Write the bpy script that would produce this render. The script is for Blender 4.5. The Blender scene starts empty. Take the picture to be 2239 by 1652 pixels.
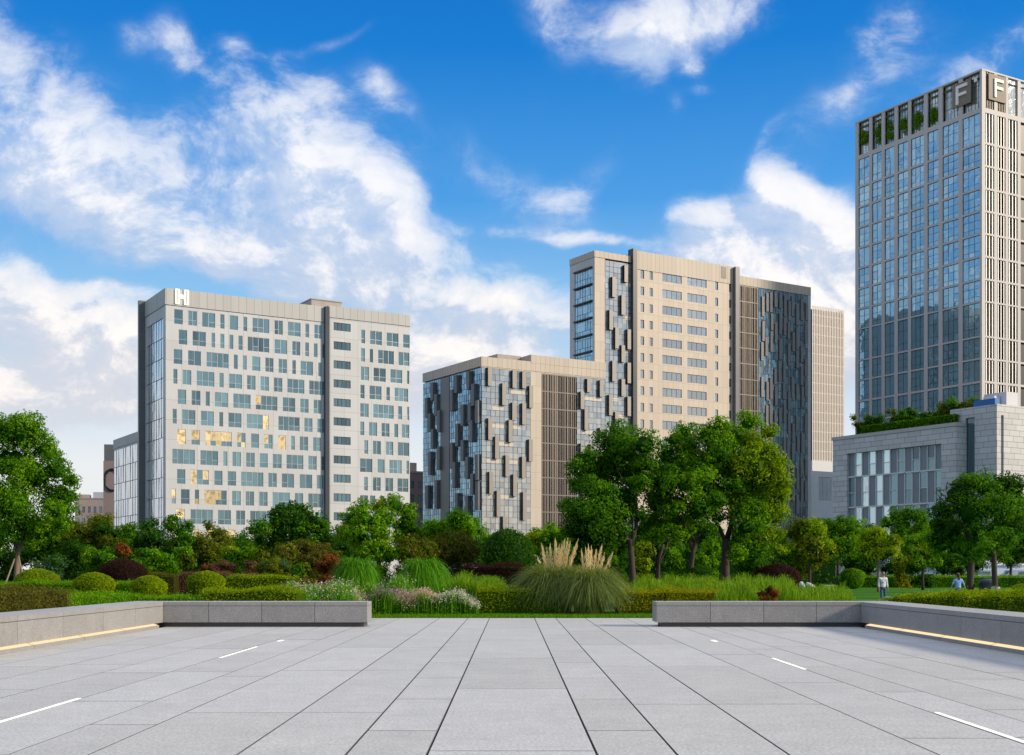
import bpy, math, random
import numpy as np
from mathutils import Vector, Matrix
R = math.radians
scene = bpy.context.scene
col = scene.collection
PX = 2700.0      # focal length in units of a 2239 px wide picture
CX, HY, EYE = 1119.5, 1245.0, 1.7
SRC = 2239.0 / 3840.0

# ------------------------------------------------------------------ camera
cam_d = bpy.data.cameras.new('camera')
cam_d.sensor_width = 36.0
cam_d.lens = 36.0 * PX / 2239.0
cam_d.shift_y = (HY - 826.0) / 2239.0
cam_d.clip_start = 0.1
cam_d.clip_end = 9000.0
cam = bpy.data.objects.new('camera', cam_d)
cam.location = (0, 0, EYE)
cam.rotation_euler = (R(90), 0, 0)
col.objects.link(cam)
scene.camera = cam

# ------------------------------------------------------------------ render settings
scene.view_settings.view_transform = 'Standard'
scene.view_settings.look = 'None'
scene.view_settings.exposure = 0.75
scene.view_settings.gamma = 1.0
scene.cycles.use_denoising = True
scene.cycles.max_bounces = 6
scene.cycles.diffuse_bounces = 3
scene.cycles.glossy_bounces = 3
scene.cycles.transmission_bounces = 3
scene.cycles.transparent_max_bounces = 4
scene.cycles.caustics_reflective = False
scene.cycles.caustics_refractive = False

# ------------------------------------------------------------------ sun
SUN_EL = R(23.0)
SUN_AZ = R(104.0)          # clockwise from +y: nearly straight from the right, a little behind the camera
sd = Vector((math.sin(SUN_AZ) * math.cos(SUN_EL), math.cos(SUN_AZ) * math.cos(SUN_EL), math.sin(SUN_EL)))
sun_d = bpy.data.lights.new('sun', 'SUN')
sun_d.energy = 2.9
sun_d.angle = R(7.0)
sun_d.color = (1.0, 0.83, 0.62)
sun = bpy.data.objects.new('sun', sun_d)
sun.rotation_euler = sd.to_track_quat('Z', 'Y').to_euler()
sun.location = (80, -20, 90)
col.objects.link(sun)

# ------------------------------------------------------------------ node helper
class NT:
    def __init__(s, tree):
        s.t = tree
    def n(s, typ, **kw):
        nd = s.t.nodes.new(typ)
        for k, v in kw.items():
            setattr(nd, k, v)
        return nd
    def l(s, a, b):
        s.t.links.new(a, b)
    def put(s, sock, v):
        if hasattr(v, 'bl_idname') or isinstance(v, bpy.types.NodeSocket):
            s.l(v, sock)
        else:
            sock.default_value = v
    def math(s, op, a, b=None, c=None, clamp=False):
        nd = s.n('ShaderNodeMath', operation=op, use_clamp=clamp)
        s.put(nd.inputs[0], a)
        if b is not None: s.put(nd.inputs[1], b)
        if c is not None: s.put(nd.inputs[2], c)
        return nd.outputs[0]
    def vmath(s, op, a, b=None):
        nd = s.n('ShaderNodeVectorMath', operation=op)
        s.put(nd.inputs[0], a)
        if b is not None: s.put(nd.inputs[1], b)
        return nd.outputs['Value'] if op in ('LENGTH', 'DOT_PRODUCT') else nd.outputs[0]
    def smooth(s, v, a, b, lo=0.0, hi=1.0):
        nd = s.n('ShaderNodeMapRange', interpolation_type='SMOOTHSTEP')
        s.put(nd.inputs['Value'], v)
        nd.inputs['From Min'].default_value = a; nd.inputs['From Max'].default_value = b
        nd.inputs['To Min'].default_value = lo; nd.inputs['To Max'].default_value = hi
        return nd.outputs[0]
    def noise(s, vec, scale, detail=4, rough=0.55, lac=2.0, dist=0.0):
        nd = s.n('ShaderNodeTexNoise')
        s.l(vec, nd.inputs['Vector'])
        nd.inputs['Scale'].default_value = scale; nd.inputs['Detail'].default_value = detail
        nd.inputs['Roughness'].default_value = rough; nd.inputs['Lacunarity'].default_value = lac
        nd.inputs['Distortion'].default_value = dist
        return nd.outputs['Fac']
    def mix(s, f, a, b, mode='MIX'):
        nd = s.n('ShaderNodeMix', data_type='RGBA', blend_type=mode)
        s.put(nd.inputs[0], f)
        for i, v in ((6, a), (7, b)):
            if isinstance(v, tuple): v = (v[0], v[1], v[2], 1.0)
            s.put(nd.inputs[i], v)
        return nd.outputs[2]
    def comb(s, x, y, z):
        nd = s.n('ShaderNodeCombineXYZ')
        s.put(nd.inputs[0], x); s.put(nd.inputs[1], y); s.put(nd.inputs[2], z)
        return nd.outputs[0]

# ------------------------------------------------------------------ world: Nishita sky with clouds by direction
world = bpy.data.worlds.new('World')
scene.world = world
world.use_nodes = True
wt = world.node_tree
wt.nodes.clear()
W = NT(wt)
out = W.n('ShaderNodeOutputWorld')
sky = W.n('ShaderNodeTexSky', sky_type='NISHITA', sun_disc=False)
sky.sun_elevation = SUN_EL
sky.sun_rotation = SUN_AZ
sky.air_density = 1.0; sky.dust_density = 0.6; sky.ozone_density = 2.5
gen = W.n('ShaderNodeTexCoord').outputs['Generated']
sep = W.n('ShaderNodeSeparateXYZ'); W.l(gen, sep.inputs[0])
az = W.math('ARCTAN2', sep.outputs[0], sep.outputs[1])
el = W.math('ARCSINE', sep.outputs[2])
ae = W.comb(az, el, 0.0)
def skyang(x, y):
    a = math.atan((x - CX) / PX)
    e = math.atan((HY - y) / PX * math.cos(a))
    return a, e
# blobs: x, y, half width, half height (2239 px picture units), tilt degrees, strength
BLOBS = [
    # the large central cloud, its bright right rim and its long flat base
    (590, 270, 150, 120, -30, .56), (720, 380, 160, 150, -38, .78), (850, 470, 75, 60, -35, .86), (690, 180, 70, 35, -25, .50),
    (500, 450, 260, 150, -15, .56), (740, 575, 190, 95, 10, 1.1), (600, 540, 330, 120, -3, .74), (850, 620, 240, 42, -3, .78),
    (400, 110, 85, 55, -38, .52), (850, 215, 75, 34, -42, .42), (530, 85, 45, 30, -40, .34), (270, 85, 60, 40, -30, .28),
    # left edge
    (60, 170, 290, 95, -45, .64), (150, 330, 260, 120, -32, .58), (250, 430, 210, 46, -24, .82), (40, 390, 170, 50, -14, .50),
    (30, 600, 170, 75, -28, .85), (120, 690, 260, 70, -16, .84), (90, 780, 330, 100, 0, .88), (120, 880, 300, 70, 0, .70), (250, 650, 130, 26, -10, .55),
    # top middle
    (1510, 10, 150, 55, 14, .66), (1430, 70, 75, 75, 30, .62), (1520, 120, 45, 30, 20, .5), (1385, 130, 45, 70, 25, .56), (1240, 40, 130, 70, -30, .42), (1650, 15, 130, 45, 12, .52), (1540, 185, 40, 18, 8, .34), (1465, 230, 30, 30, 30, .28),
    # thin streaks in the middle
    (1180, 515, 260, 16, -8, .48), (1240, 420, 130, 40, 40, .34), (1110, 420, 190, 60, -25, .30), (1060, 560, 200, 40, -12, .38), (1020, 640, 120, 38, -5, .72), (1200, 650, 110, 45, 0, .70),
    (945, 740, 90, 85, -25, 1.05), (1080, 800, 300, 120, 0, .85), (1080, 690, 200, 60, 0, .7), (700, 90, 150, 15, 18, .26),
    # heaped clouds behind the beige block
    (1710, 480, 95, 80, 0, 1.2), (1800, 520, 120, 90, -20, 1.2), (1640, 570, 140, 70, 15, 1.1), (1535, 490, 85, 46, 6, .86), (1500, 580, 150, 70, 10, .80), (1720, 660, 280, 110, 0, 1.1), (1920, 640, 260, 130, 0, 1.0), (1800, 760, 300, 120, 0, .9),
    # streaks at the right
    (1690, 330, 60, 16, 60, .28), (1690, 432, 48, 42, 0, 1.2), (1765, 448, 44, 38, 0, 1.2), (1825, 476, 55, 48, 0, 1.2), (1640, 505, 50, 40, 10, 1.0), (1850, 225, 260, 50, 38, .34), (1930, 45, 90, 42, 35, .52), (2140, 110, 260, 45, 32, .42),
    (2700, 400, 500, 160, 0, .7), (-600, 350, 420, 200, 0, .7), (-500, 800, 600, 150, 0, .7),
]
def cloud_field(vec):
    """cloud density before the threshold, as a function of (azimuth, elevation)"""
    w1 = W.noise(vec, 7.0, 3, 0.5)
    w2 = W.noise(W.vmath('ADD', vec, (11.3, 4.7, 2.2)), 7.0, 3, 0.5)
    warp = W.comb(W.math('MULTIPLY', W.math('SUBTRACT', w1, .5), .09), W.math('MULTIPLY', W.math('SUBTRACT', w2, .5), .07), 0.0)
    v = W.vmath('ADD', vec, warp)
    acc = None
    for (x, y, hw, hh, tilt, st) in BLOBS:
        a, e = skyang(x, y)
        # each blob reads the running total (times next to nothing) so that the nodes run one after another
        d = v if acc is None else W.vmath('ADD', v, W.math('MULTIPLY', acc, 1e-9))
        mp = W.n('ShaderNodeMapping', vector_type='TEXTURE')
        W.l(d, mp.inputs['Vector'])
        mp.inputs['Location'].default_value = (a, e, 0.0)
        mp.inputs['Rotation'].default_value = (0, 0, R(tilt))
        mp.inputs['Scale'].default_value = (hw / PX * 1.25, hh / PX * 1.25, 1.0)
        ln = W.vmath('LENGTH', mp.outputs[0])
        f = W.smooth(ln, 1.35, 0.05, 0.0, min(.96, st * .92))
        acc = f if acc is None else W.math('SUBTRACT', W.math('ADD', acc, f), W.math('MULTIPLY', acc, f))
    # generic broken cloud away from the picture's own part of the sky
    big = W.noise(vec, 3.2, 2, 0.5)
    side = W.smooth(W.math('ABSOLUTE', az), 0.50, 0.80)
    gencl = W.math('MULTIPLY', W.smooth(big, .42, .62), W.math('MULTIPLY', side, .75))
    acc = W.math('MAXIMUM', acc, gencl)
    st_v = W.vmath('MULTIPLY', v, (1.0, 1.4, 1.0))
    n1 = W.noise(st_v, 15.0, 10, 0.62, 2.1)
    n2 = W.noise(W.vmath('ADD', st_v, (3.1, 1.7, 0.4)), 6.0, 3, 0.5)
    nn = W.math('ADD', W.math('MULTIPLY', W.math('SUBTRACT', n1, .5), 1.7), W.math('MULTIPLY', W.math('SUBTRACT', n2, .5), 1.0))
    return W.math('ADD', acc, W.math('MULTIPLY', nn, W.smooth(acc, 0.0, .40, .22, 1.0)))
d0 = cloud_field(ae)
ae1 = W.vmath('ADD', W.vmath('ADD', ae, (0.014, 0.016, 0.0)), W.math('MULTIPLY', d0, 1e-9))
d1 = cloud_field(ae1)
alpha = W.math('ADD', W.math('MULTIPLY', W.smooth(d0, 0.02, 1.15), .60), W.math('MULTIPLY', W.smooth(d0, 0.20, .75), .40))
relief = W.smooth(W.math('SUBTRACT', d0, d1), -0.12, 0.26)
thick = W.smooth(d0, 0.55, 1.35)
# lit tops and sides white with a touch of warmth, undersides pale lavender grey
cl_shade = W.mix(W.smooth(el, 0.10, 0.32), (0.64, 0.65, 0.71), (0.50, 0.62, 0.84))
cl_lit = W.mix(W.smooth(el, 0.08, 0.35), (1.04, 0.96, 0.90), (0.92, 0.93, 0.97))
lit = W.math('ADD', W.math('MULTIPLY', relief, .75), W.math('MULTIPLY', thick, .42), clamp=True)
cl = W.mix(lit, cl_shade, cl_lit)
# clear sky: Nishita, pulled towards the deep clean blue of the evening up high and a pale skyline
skyc = W.mix(1.0, sky.outputs[0], (0.100, 0.100, 0.100), 'MULTIPLY')
rampn = W.n('ShaderNodeValToRGB')
W.l(W.math('MULTIPLY', el, 2.0), rampn.inputs['Fac'])
cr = rampn.color_ramp
STOPS = [(0.0, (.86, .83, .80)), (.16, (.84, .86, .88)), (.28, (.62, .76, .90)), (.42, (.27, .56, .88)), (.58, (.070, .345, .80)), (.80, (.004, .205, .66)), (1.0, (.0, .15, .55))]
cr.elements[0].position, cr.elements[0].color = STOPS[0][0], (*STOPS[0][1], 1)
cr.elements[1].position, cr.elements[1].color = STOPS[-1][0], (*STOPS[-1][1], 1)
for ps, c_ in STOPS[1:-1]:
    e_ = cr.elements.new(ps); e_.color = (*c_, 1)
pale = W.mix(.92, skyc, rampn.outputs['Color'])
full = W.mix(alpha, pale, cl)
# broken white cloud sheet added unseen overhead, to make light on the paving neutral
over = W.math('MULTIPLY', W.smooth(el, .52, .80), W.smooth(W.noise(gen, 2.2, 4, .55), .30, .62, .45, .95))
full = W.mix(over, full, (.80, .80, .82))
bg = W.n('ShaderNodeBackground')
W.l(full, bg.inputs['Color'])
bg.inputs['Strength'].default_value = 0.62
W.l(bg.outputs[0], out.inputs['Surface'])
world.cycles.sampling_method = 'MANUAL'
world.cycles.sample_map_resolution = 512

# ------------------------------------------------------------------ tagging
def tag(o, label=None, cat=None, group=None, kind=None):
    if label: o['label'] = label
    if cat: o['category'] = cat
    if group: o['group'] = group
    if kind: o['kind'] = kind
    return o
def empty(name, loc, rz=0.0):
    o = bpy.data.objects.new(name, None)
    o.empty_display_size = 0.3
    o.location = loc; o.rotation_euler = (0, 0, rz)
    col.objects.link(o)
    return o

# ------------------------------------------------------------------ mesh builder
class MB:
    def __init__(s):
        s.v = []; s.f = []; s.m = []; s.tone = []
    def add(s, verts, faces, mi=0, tone=0.5):
        b = len(s.v)
        s.v.extend(verts)
        for f in faces:
            s.f.append(tuple(i + b for i in f)); s.m.append(mi); s.tone.append(tone)
    def quad(s, a, b, c, d, mi=0, tone=0.5):
        s.add([a, b, c, d], [(0, 1, 2, 3)], mi, tone)
    def box(s, x0, x1, y0, y1, z0, z1, mi=0, tone=0.5, side=None):
        x0, x1 = min(x0, x1), max(x0, x1); y0, y1 = min(y0, y1), max(y0, y1); z0, z1 = min(z0, z1), max(z0, z1)
        v = [(x0,y0,z0),(x1,y0,z0),(x1,y1,z0),(x0,y1,z0),(x0,y0,z1),(x1,y0,z1),(x1,y1,z1),(x0,y1,z1)]
        b = len(s.v); s.v.extend(v)
        fs = [(0,3,2,1),(4,5,6,7),(0,1,5,4),(1,2,6,5),(2,3,7,6),(3,0,4,7)]
        for k, f in enumerate(fs):
            s.f.append(tuple(i + b for i in f))
            s.m.append(side[k] if side else mi); s.tone.append(tone)
    def tube(s, pts, rad, seg=8, mi=0, cap=True, tone=.5):
        pts = [Vector(p) for p in pts]
        b = len(s.v); n = len(pts)
        up = Vector((0.3, 0.2, 1)).normalized()
        for i, p in enumerate(pts):
            d = (pts[min(i + 1, n - 1)] - pts[max(i - 1, 0)]).normalized()
            a = d.cross(up if abs(d.dot(up)) < .97 else Vector((1, 0, 0))).normalized()
            c = d.cross(a)
            for k in range(seg):
                t = 2 * math.pi * k / seg
                s.v.append(tuple(p + (a * math.cos(t) + c * math.sin(t)) * rad[i]))
        for i in range(n - 1):
            for k in range(seg):
                s.f.append((b + i*seg + k, b + i*seg + (k+1) % seg, b + (i+1)*seg + (k+1) % seg, b + (i+1)*seg + k)); s.m.append(mi); s.tone.append(tone)
        if cap:
            s.f.append(tuple(b + k for k in range(seg))[::-1]); s.m.append(mi); s.tone.append(tone)
            s.f.append(tuple(b + (n-1)*seg + k for k in range(seg))); s.m.append(mi); s.tone.append(tone)
    def mesh(s, name, mats):
        me = bpy.data.meshes.new(name)
        me.from_pydata(s.v, [], s.f)
        for m in (mats if isinstance(mats, (list, tuple)) else [mats]):
            me.materials.append(m)
        me.polygons.foreach_set('material_index', s.m)
        at = me.attributes.new('tone', 'FLOAT', 'FACE')
        at.data.foreach_set('value', s.tone)
        me.update()
        return me
    def build(s, name, mats, parent=None, loc=None, smooth=False):
        me = s.mesh(name, mats)
        if smooth:
            me.polygons.foreach_set('use_smooth', [True] * len(me.polygons))
        o = bpy.data.objects.new(name, me)
        if parent is not None: o.parent = parent
        if loc is not None: o.location = loc
        col.objects.link(o)
        return o

# ------------------------------------------------------------------ materials
def new_mat(name):
    m = bpy.data.materials.new(name); m.use_nodes = True
    t = m.node_tree; t.nodes.clear()
    n = NT(t)
    o = n.n('ShaderNodeOutputMaterial'); p = n.n('ShaderNodeBsdfPrincipled')
    n.l(p.outputs[0], o.inputs['Surface'])
    return m, n, p, o
def plain(name, c, rough=0.6, metal=0.0, var=0.12, scale=3.0, spec=0.4):
    m, n, p, o = new_mat(name)
    tc = n.n('ShaderNodeTexCoord').outputs['Object']
    f = n.noise(tc, scale, 5)
    n.l(n.mix(f, tuple(x * (1 - var) for x in c), tuple(min(1, x * (1 + var)) for x in c)), p.inputs['Base Color'])
    p.inputs['Roughness'].default_value = rough; p.inputs['Metallic'].default_value = metal
    p.inputs['Specular IOR Level'].default_value = spec
    return m
def panel(name, c, wx, wz, jw=0.06, joint=0.45, rough=0.55, stagger=False, streak=0.10, tonev=0.05, offx=0.0, offz=0.0):
    """wall cladding with recessed panel joints, in the building's own coordinates"""
    m, n, p, o = new_mat(name)
    tc = n.n('ShaderNodeTexCoord').outputs['Object']
    sp = n.n('ShaderNodeSeparateXYZ'); n.l(tc, sp.inputs[0])
    s_ = n.math('ADD', n.math('ADD', sp.outputs[0], sp.outputs[1]), offx + 500 * wx)
    z_ = n.math('ADD', sp.outputs[2], offz + 50 * wz)
    zc = n.math('DIVIDE', z_, wz); row = n.math('FLOOR', zc)
    sc = n.math('DIVIDE', s_, wx)
    if stagger: sc = n.math('ADD', sc, n.math('MULTIPLY', row, 0.37))
    cell = n.math('FLOOR', sc)
    fx = n.math('FRACT', sc); fz = n.math('FRACT', zc)
    lx = n.math('LESS_THAN', fx, jw / wx); lz = n.math('LESS_THAN', fz, jw / wz)
    line = n.math('MAXIMUM', lx, lz)
    wn = n.n('ShaderNodeTexWhiteNoise', noise_dimensions='2D')
    n.l(n.comb(cell, row, 0.0), wn.inputs['Vector'])
    big = n.noise(tc, 0.09, 4)
    stv = n.vmath('MULTIPLY', tc, (1.6, 1.6, 0.07))
    stn = n.noise(stv, 1.0, 5, 0.6)
    k = n.math('ADD', 1.0 - tonev - streak, n.math('MULTIPLY', wn.outputs['Value'], tonev * 2))
    k = n.math('ADD', k, n.math('MULTIPLY', n.math('ADD', big, stn), streak))
    base = n.mix(1.0, c, n.comb(k, k, k), 'MULTIPLY')
    n.l(n.mix(line, base, tuple(x * joint for x in c)), p.inputs['Base Color'])
    p.inputs['Roughness'].default_value = rough
    p.inputs['Specular IOR Level'].default_value = 0.35
    return m
def glass(name, dark, light, metal=0.55, rough=0.06, wav=0.02, wscale=.6):
    """coated window glass: reflects the surroundings, tone differs from pane to pane"""
    m, n, p, o = new_mat(name)
    a = n.n('ShaderNodeAttribute', attribute_name='tone').outputs['Fac']
    tc = n.n('ShaderNodeTexCoord').outputs['Object']
    cur = n.noise(n.vmath('MULTIPLY', tc, (3.0, 3.0, 0.15)), 1.3, 3)
    f = n.math('ADD', n.math('MULTIPLY', a, .8), n.math('MULTIPLY', n.math('SUBTRACT', cur, .4), .5), clamp=True)
    n.l(n.mix(f, dark, light), p.inputs['Base Color'])
    p.inputs['Metallic'].default_value = metal; p.inputs['Roughness'].default_value = rough
    b = n.n('ShaderNodeBump'); b.inputs['Strength'].default_value = wav; b.inputs['Distance'].default_value = 1.0
    n.l(n.noise(tc, wscale, 2), b.inputs['Height']); n.l(b.outputs[0], p.inputs['Normal'])
    return m
def glow(name, c, strength, var=True):
    m, n, p, o = new_mat(name)
    n.t.nodes.remove(p)
    e = n.n('ShaderNodeEmission'); e.inputs['Strength'].default_value = strength
    if var:
        tc = n.n('ShaderNodeTexCoord').outputs['Object']
        f = n.math('MULTIPLY', n.math('ADD', .25, n.math('MULTIPLY', n.n('ShaderNodeAttribute', attribute_name='tone').outputs['Fac'], .75)), n.smooth(n.noise(n.vmath('MULTIPLY', tc, (1.4, 1.4, .9)), 1.0, 3, .6), .34, .56, .25, 1.0))
        n.l(n.mix(f, (c[0] * .30, c[1] * .26, c[2] * .22), c), e.inputs['Color'])
    else:
        e.inputs['Color'].default_value = (*c, 1)
    n.l(e.outputs[0], o.inputs['Surface'])
    return m

M = {}
M['white_wall'] = panel('white_wall_panels', (.475, .495, .52), 3.0, 3.70, .06, .62, streak=.17)
M['white_cap'] = panel('white_parapet_panels', (.41, .415, .415), 1.55, 60.0, .07, .45, streak=.14)
M['beige_wall'] = panel('beige_wall_panels', (.49, .43, .365), 1.55, 3.88, .07, .66, streak=.15)
M['beige_cap'] = panel('beige_parapet_panels', (.46, .405, .345), 1.25, 60.0, .08, .50, streak=.16)
M['beige_trim'] = panel('beige_trim_panels', (.48, .41, .33), 4.0, 3.9, .06, .6, streak=.12)
M['cool_wall'] = panel('grey_side_panels', (.46, .47, .48), 2.4, 3.88, .05, .6)
M['tower_stone'] = plain('tower_stone', (.47, .455, .45), .6, 0, .10, .4)
M['podium_stone'] = panel('podium_stone_blocks', (.48, .49, .505), 2.3, 0.86, .075, .42, stagger=True, tonev=.09, streak=.10)
M['brown_louvre'] = plain('brown_louvre', (.155, .135, .12), .5, .2, .2, .4)
M['louvre_back'] = glass('louvre_backing', (.10, .085, .075), (.20, .17, .15), .3, .25)
M['dark_blade'] = panel('dark_blade_panels', (.040, .050, .066), 30., 3.88, .06, .6, .32)
M['grey_blade'] = panel('grey_blade_panels', (.12, .13, .145), 30., 3.7, .05, .6, .35)
M['fin_face'] = plain('fin_face', (.25, .235, .215), .5, .1, .1, .5)
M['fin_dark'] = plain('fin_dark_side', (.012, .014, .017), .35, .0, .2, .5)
M['frame'] = plain('aluminium_frame', (.42, .44, .46), .4, .5, .08)
M['frame_dark'] = plain('dark_window_frame', (.02, .023, .028), .4, .3, .1)
M['h_glass'] = glass('teal_window_glass', (.06, .10, .13), (.24, .42, .48), .38, .07)
M['t_glass'] = glass('blue_tower_glass', (.22, .40, .50), (.42, .62, .72), .66, .045, .05, .35)
M['b_glass'] = glass('grey_curtain_glass', (.33, .35, .35), (.58, .58, .56), .70, .10, .04)
M['b_blue'] = glass('blue_curtain_glass', (.10, .19, .26), (.30, .50, .62), .80, .05, .06)
M['r_glass'] = glass('dark_curtain_glass', (.15, .20, .23), (.38, .46, .48), .72, .07, .06)
M['pale_glass'] = glass('pale_curtain_glass', (.72, .78, .82), (.88, .92, .95), .55, .13, .04)
M['slate'] = plain('slate_fin', (.11, .12, .135), .45, .1, .15, .5)
M['blind'] = plain('pale_blind', (.84, .82, .78), .45, 0, .08)
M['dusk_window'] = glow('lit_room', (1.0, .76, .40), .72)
M['led'] = glow('warm_led', (1.0, .76, .44), .68, False)
M['led_white'] = glow('white_led', (1.0, .95, .82), .88, False)
M['sign_lit'] = glow('sign_letter', (1.0, .90, .66), 1.1, False)
M['sign_white'] = plain('sign_white', (.78, .76, .74), .5)
M['concrete'] = plain('concrete', (.36, .33, .30), .8, 0, .2, .8)
M['blue_sheet'] = plain('blue_sheet', (.02, .13, .42), .5)
M['mauve_wall'] = plain('mauve_wall', (.25, .20, .20), .7, 0, .1, .2)
M['pink_wall'] = plain('pink_wall', (.50, .38, .33), .7, 0, .15, .2)
M['white_paint'] = plain('white_paint', (.52, .54, .58), .5)

# ------------------------------------------------------------------ building frame: pixel columns of a facade -> metres along it
class Bld:
    def __init__(s, name, px, depth, th, label, cat='building'):
        s.th = R(th)
        s.C = Vector(((px - CX) / PX * depth, depth))
        s.u = Vector((math.cos(s.th), math.sin(s.th))); s.v = Vector((-math.sin(s.th), math.cos(s.th)))
        s.root = empty(name, (s.C.x, s.C.y, 0.0), s.th)
        tag(s.root, label, cat)
    def _along(s, px, w):
        dx = (px - CX) / PX
        return (dx * s.C.y - s.C.x) / (w.x - dx * w.y)
    def a(s, px): return s._along(px, s.u)       # metres along the front facade
    def b(s, px): return s._along(px, s.v)       # metres along the left facade
    def za(s, px, py): return EYE + (HY - py) / PX * (s.C.y + s.a(px) * s.u.y)
    def zb(s, px, py): return EYE + (HY - py) / PX * (s.C.y + s.b(px) * s.v.y)
def pf(face):     # (along, height, inward) -> local xyz
    return (lambda s, z, d: (s, d, z)) if face == 'front' else (lambda s, z, d: (d, s, z))
def fbox(mb, face, s0, s1, z0, z1, d0, d1, mi=0, tone=.5, side=None):
    if face == 'front': mb.box(s0, s1, d0, d1, z0, z1, mi, tone, side)
    else: mb.box(d0, d1, s0, s1, z0, z1, mi, tone, side)
def wall_with_holes(mb, face, s0, s1, z0, z1, holes, reveal=0.25, mi=0, rmi=0, d=0.0):
    P = pf(face)
    hs = [h for h in holes if h[1] > s0 and h[0] < s1]
    zs = sorted({z0, z1} | {max(z0, min(z1, z)) for h in hs for z in h[2:4]})
    for za_, zb_ in zip(zs[:-1], zs[1:]):
        zm = (za_ + zb_) / 2
        cuts = sorted([(max(s0, h[0]), min(s1, h[1])) for h in hs if h[2] < zm < h[3]])
        x = s0
        for c0, c1 in cuts + [(s1, s1)]:
            if c0 > x + 1e-4:
                mb.quad(P(x, za_, d), P(c0, za_, d), P(c0, zb_, d), P(x, zb_, d), mi)
            x = max(x, c1)
    for (a, b, c, e) in [h[:4] for h in hs]:
        r = d + reveal
        mb.quad(P(a, c, d), P(a, e, d), P(a, e, r), P(a, c, r), rmi)
        mb.quad(P(b, c, d), P(b, e, d), P(b, e, r), P(b, c, r), rmi)
        mb.quad(P(a, c, d), P(b, c, d), P(b, c, r), P(a, c, r), rmi)
        mb.quad(P(a, e, d), P(b, e, d), P(b, e, r), P(a, e, r), rmi)
def tilt_pane(mb, face, s0, s1, z0, z1, d, mi, tone, rng, amp):
    P = pf(face)
    w, h = s1 - s0, z1 - z0
    ax, az_ = rng.normal(0, amp) * w, rng.normal(0, amp) * h
    mb.quad(P(s0, z0, d - ax/2 - az_/2), P(s1, z0, d + ax/2 - az_/2), P(s1, z1, d + ax/2 + az_/2), P(s0, z1, d - ax/2 + az_/2), mi, tone)
def window(face, s0, s1, z0, z1, rng, mod=1.0, transom=(.32,), fw=.07, d=.12, gmi=None, lit=0, tsplit=.6, amp=.004, tone_lo=0., tone_hi=1.):
    """returns (frame builder, pane builder); pane materials: 0 glass, 1 lit room"""
    f, g = MB(), MB()
    n = max(1, round((s1 - s0) / mod))
    e = .004
    fbox(f, face, s0 + e, s0 + fw, z0 + e, z1 - e, d - .03, d + .07)
    fbox(f, face, s1 - fw, s1 - e, z0 + e, z1 - e, d - .03, d + .07)
    fbox(f, face, s0 + fw, s1 - fw, z0 + e, z0 + fw, d - .03, d + .07)
    fbox(f, face, s0 + fw, s1 - fw, z1 - fw, z1 - e, d - .03, d + .07)
    base_t = rng.uniform(tone_lo, tone_hi)
    for k in range(n):
        a, b = s0 + (s1 - s0) * k / n, s0 + (s1 - s0) * (k + 1) / n
        if k: fbox(f, face, a - fw/2, a + fw/2, z0 + fw, z1 - fw, d - .02, d + .06)
        split = rng.random() < tsplit
        tz = [z0 + (z1 - z0) * t for t in transom] if split else []
        lv = [z0 + fw*.5] + tz + [z1 - fw*.5]
        for q in tz: fbox(f, face, a + fw/2 + .002, b - fw/2 - .002, q - fw*.4, q + fw*.4, d - .01, d + .05)
        for q, (c, h) in enumerate(zip(lv[:-1], lv[1:])):
            tone = min(1, max(0, base_t * .6 + rng.uniform(tone_lo, tone_hi) * .4))
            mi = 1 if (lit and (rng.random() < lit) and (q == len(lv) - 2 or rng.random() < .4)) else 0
            tilt_pane(g, face, a + .01, b - .01, c, h, d + .025, mi, tone, rng, amp)
    return f, g
def emit_windows(root, wins, fmat, gmats, maxn=100, pname='window'):
    wins = sorted(wins, key=lambda w: -w[2])
    for f, g, _ in wins[:maxn]:
        fo = f.build(pname, fmat, root)
        g.build('pane', gmats, fo)
    if len(wins) > maxn:
        F, G = MB(), MB()
        for f, g, _ in wins[maxn:]:
            F.add(f.v, [], 0); b = len(F.v) - len(f.v)
            for q, m_, t_ in zip(f.f, f.m, f.tone): F.f.append(tuple(i + b for i in q)); F.m.append(m_); F.tone.append(t_)
            b = len(F.v); F.v.extend(g.v)
            for q, m_, t_ in zip(g.f, g.m, g.tone): F.f.append(tuple(i + b for i in q)); F.m.append(m_ + 1); F.tone.append(t_)
        o = F.build(pname, [fmat] + list(gmats), root)
        o['kind'] = 'stuff'
def curtain(face, s0, s1, z0, z1, mx, mz, rng, tones, d=0.0, mw=.05, amp=.006, mi=0, wob=True):
    """glass curtain wall: panes (material 0) and mullions (material 1), one part"""
    g = MB()
    ns, nz = max(1, round((s1 - s0) / mx)), max(1, round((z1 - z0) / mz))
    for j in range(nz):
        c, h = z0 + (z1 - z0) * j / nz, z0 + (z1 - z0) * (j + 1) / nz
        k = 0
        while k < ns:
            span = 1
            a, b = s0 + (s1 - s0) * k / ns, s0 + (s1 - s0) * (k + span) / ns
            tilt_pane(g, face, a, b, c, h, d, mi, tones(j, k, rng), rng, amp)
            if rng.random() < .82: fbox(g, face, a - mw/2, a + mw/2, c, h, d - .05, d + .02, 1)
            k += span
        if rng.random() < .9: fbox(g, face, s0, s1, c - mw/2, c + mw/2, d - .055, d + .02, 1)
    return g
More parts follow.
